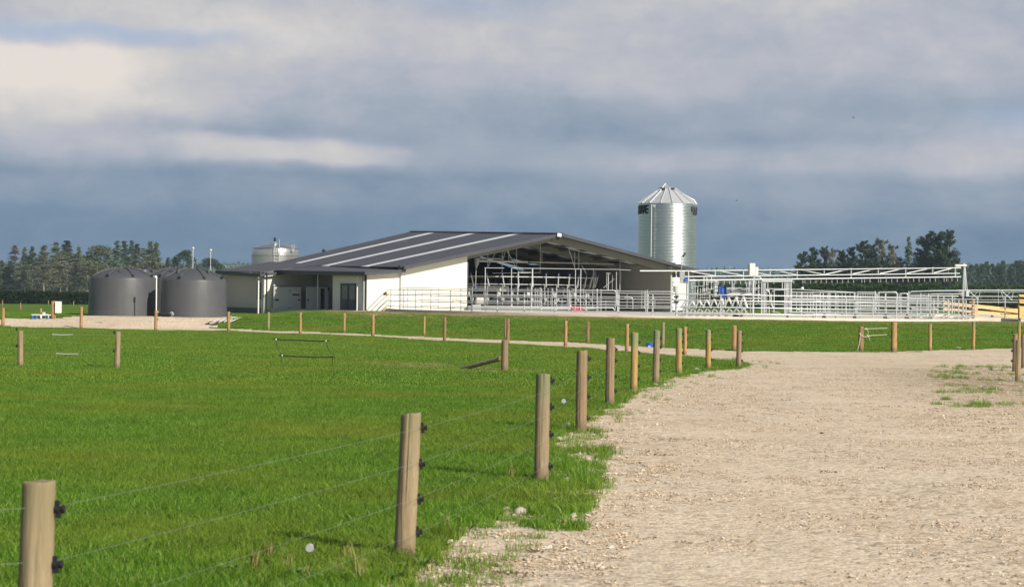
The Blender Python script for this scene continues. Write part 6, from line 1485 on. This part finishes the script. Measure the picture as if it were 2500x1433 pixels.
LOOK = {'ragA': 'ragged grey green conifer', 'ragB': 'thin brownish half bare conifer', 'ragC': 'ragged olive conifer', 'spruceA': 'bluish green spruce', 'spruceB': 'dark green spruce', 'spruceC': 'olive green spruce', 'roundA': 'broad rounded olive tree', 'roundB': 'dark round crowned tree',
        'pineA': 'dark irregular pine', 'pineB': 'olive open crowned pine', 'pineC': 'bluish irregular pine'}
for i, (k_, x, y, w_) in enumerate(sorted(LT, key=lambda q: q[1])):
    plant(k_, x, y, 560+((i*37) % 90), w_*1.4, f'{LOOK[k_]}, {ORD[i]} tree from the left behind the long hedge', 'trees of the left tree line')
RT = [('pineA', 1962, 613, 56), ('pineC', 1985, 603, 52), ('pineA', 2013, 601, 50), ('pineB', 2035, 606, 56), ('pineA', 2056, 610, 50), ('pineC', 2080, 602, 48), ('pineA', 2108, 587, 66), ('pineC', 2127, 596, 60), ('pineB', 2155, 582, 84), ('pineB', 2182, 596, 66), ('spruceA', 2218.5, 579, 46),
      ('pineA', 2262, 570, 84), ('pineC', 2290, 564, 92), ('pineA', 2316, 560, 70), ('pineB', 2240, 612, 60), ('pineA', 2335, 628, 50), ('pineB', 2200, 628, 60), ('pineA', 1990, 640, 70), ('pineC', 2060, 640, 90), ('pineA', 2130, 640, 90), ('pineB', 2280, 630, 90), ('pineA', 1950, 640, 34), ('pineC', 2020, 655, 90), ('pineA', 2100, 660, 90), ('pineC', 2180, 660, 90), ('pineA', 2240, 660, 90), ('pineC', 2310, 660, 80)]
for i, (k_, x, y, w_) in enumerate(sorted(RT, key=lambda q: q[1])):
    plant(k_, x, y, 430+((i*29) % 60), w_, f'{LOOK[k_]}, {ORD[i]} tree from the left in the clump behind the gate', 'trees of the right clump')
rr3 = random.Random(4); xs3 = []
x = 2335
ip = 0
while x < 2580:
    x += rr3.uniform(9, 15); ytop = np.interp(x, [2335, 2380, 2410, 2440, 2470, 2500, 2760], [648, 640, 639, 637, 640, 634, 632])+rr3.uniform(-2, 7)
    for row in range(2): plant(rr3.choice(['columnA', 'columnB', 'columnC']), x+row*5, ytop+row*9, 760-row*50, 30+rr3.uniform(-2, 8), f'{ORD[ip]} pine from the left, {("front", "back")[1-row]} row of the plantation beyond the tower', 'plantation pines')
    ip += 1
# far off woods that read as one mass
def far_wood(nm, x0, x1, prof, Y, lab, mat, step=5, wpx=9, seed=1, n_=260):
    r2 = np.random.default_rng(seed); T = []
    x = x0
    while x < x1:
        yt_ = float(np.interp(x, [p[0] for p in prof], [p[1] for p in prof]))+r2.uniform(-3.5, 4); b = P(x, yt_, Y+r2.uniform(-40, 40)); k = n_
        u = r2.uniform(0, 1, k)**.8; a = r2.uniform(0, 6.28, k); rr = wpx/(FPX/Y)*.75*np.minimum(1, (1-u)*2+.06)*r2.uniform(.2, 1, k)
        c = np.stack([b.x+rr*np.cos(a), b.y+rr*np.sin(a), b.z*u], -1); T.append(c[:, None, :]+r2.normal(0, 1, (k, 3, 3))*(.0011*Y)*np.array([.5, .5, .6])); x += r2.uniform(.6, 1.4)*step
    o = bpy.data.objects.new(nm, soup(nm, np.concatenate(T), mat)); COL.objects.link(o); tag(o, lab, 'forest', None, 'stuff'); return o
far_wood('far_forest', -300, 2800, [(-300, 650), (380, 646), (500, 640), (600, 643), (1000, 650), (1700, 657), (1800, 659), (1950, 662), (2100, 650), (2800, 645)], 1500, 'far off blue green forest running along the whole horizon', 'needles_blue', 6, 10, 3, 150)
far_wood('middle_wood', 1560, 1960, [(1560, 672), (1700, 670), (1760, 676), (1860, 674), (1960, 676)], 900, 'hazy wood in the middle distance behind the yard rails', 'needles_blue', 6, 14, 5, 120)
# hedges
def hedge(nm, x0, x1, ytop, ybot, Y, dep, lab, mat, n_, s0, seed, group=None):
    r2 = np.random.default_rng(seed); a = P(x0, ytop, Y); b = P(x1, ytop, Y); zt = (a.z+b.z)/2; W_ = b.x-a.x
    x = r2.uniform(0, W_, n_); y = r2.uniform(0, dep, n_); bump = .86+.14*vnoise(x*.35, x*0, seed)+.05*vnoise(x*1.3, x*0, seed+1)
    u = r2.uniform(0, 1, n_)**.6; top = r2.uniform(0, 1, n_) < .3; z = zt*bump*np.where(top, r2.uniform(.92, 1.0, n_), u); y = np.where(top, y, r2.uniform(0, 1, n_)**2*dep*.5*(.4+z/zt*.3)+(vnoise(x*.5, z, seed+3)-.5)*.6)
    c = np.stack([x, y, z], -1); T = c[:, None, :]+r2.normal(0, 1, (n_, 3, 3))*s0
    t_ = thing(nm, (a.x, Y, 0), lab, 'hedge', group); o = bpy.data.objects.new('foliage', soup('foliage', T, mat)); COL.objects.link(o); o.parent = t_
    mb = MB(); mb.box((W_/2, dep*.55, zt*.42), (W_, dep*.5, zt*.84)); mb.build('stems', 'hedge_leaf', t_, local=True); return t_
hedge('hedge', -700, 600, 709, 742, 283, 3.0, 'long dark clipped hedge across the left field', 'hedge_leaf', 36000, .10, 1)
hedge('hedge', 1560, 2300, 690, 735, 330, 4.0, 'long green hedge behind the middle of the yard', 'bush_leaf', 24000, .14, 2)
hedge('hedge', 2330, 2900, 698, 745, 420, 4.0, 'pale green hedge at the foot of the plantation', 'bush_leaf', 18000, .17, 3)
hedge('hedge', 2350, 2900, 738, 760, 230, 2.0, 'low dark green bushes between the timber race and irrigation boom', 'bush_leaf', 16000, .09, 4)

# ------------------------------------------------------------------ air
mb = MB(); mb.box((0, 800, 14.5), (2600, 1900, 32.4)); hz = mb.build('haze', 'cream_wall'); hz['kind'] = 'stuff'; hz['label'] = 'thin blue haze over the fields'; hz['category'] = 'haze'
hm = bpy.data.materials.new('haze_air'); hm.use_nodes = True; ht = hm.node_tree; ht.nodes.clear()
vp = ht.nodes.new('ShaderNodeVolumePrincipled'); ho = ht.nodes.new('ShaderNodeOutputMaterial'); ht.links.new(vp.outputs[0], ho.inputs['Volume'])
vp.inputs['Color'].default_value = (.62, .78, .95, 1); vp.inputs['Density'].default_value = .00016; vp.inputs['Anisotropy'].default_value = 0.0
hz.data.materials.clear(); hz.data.materials.append(hm)
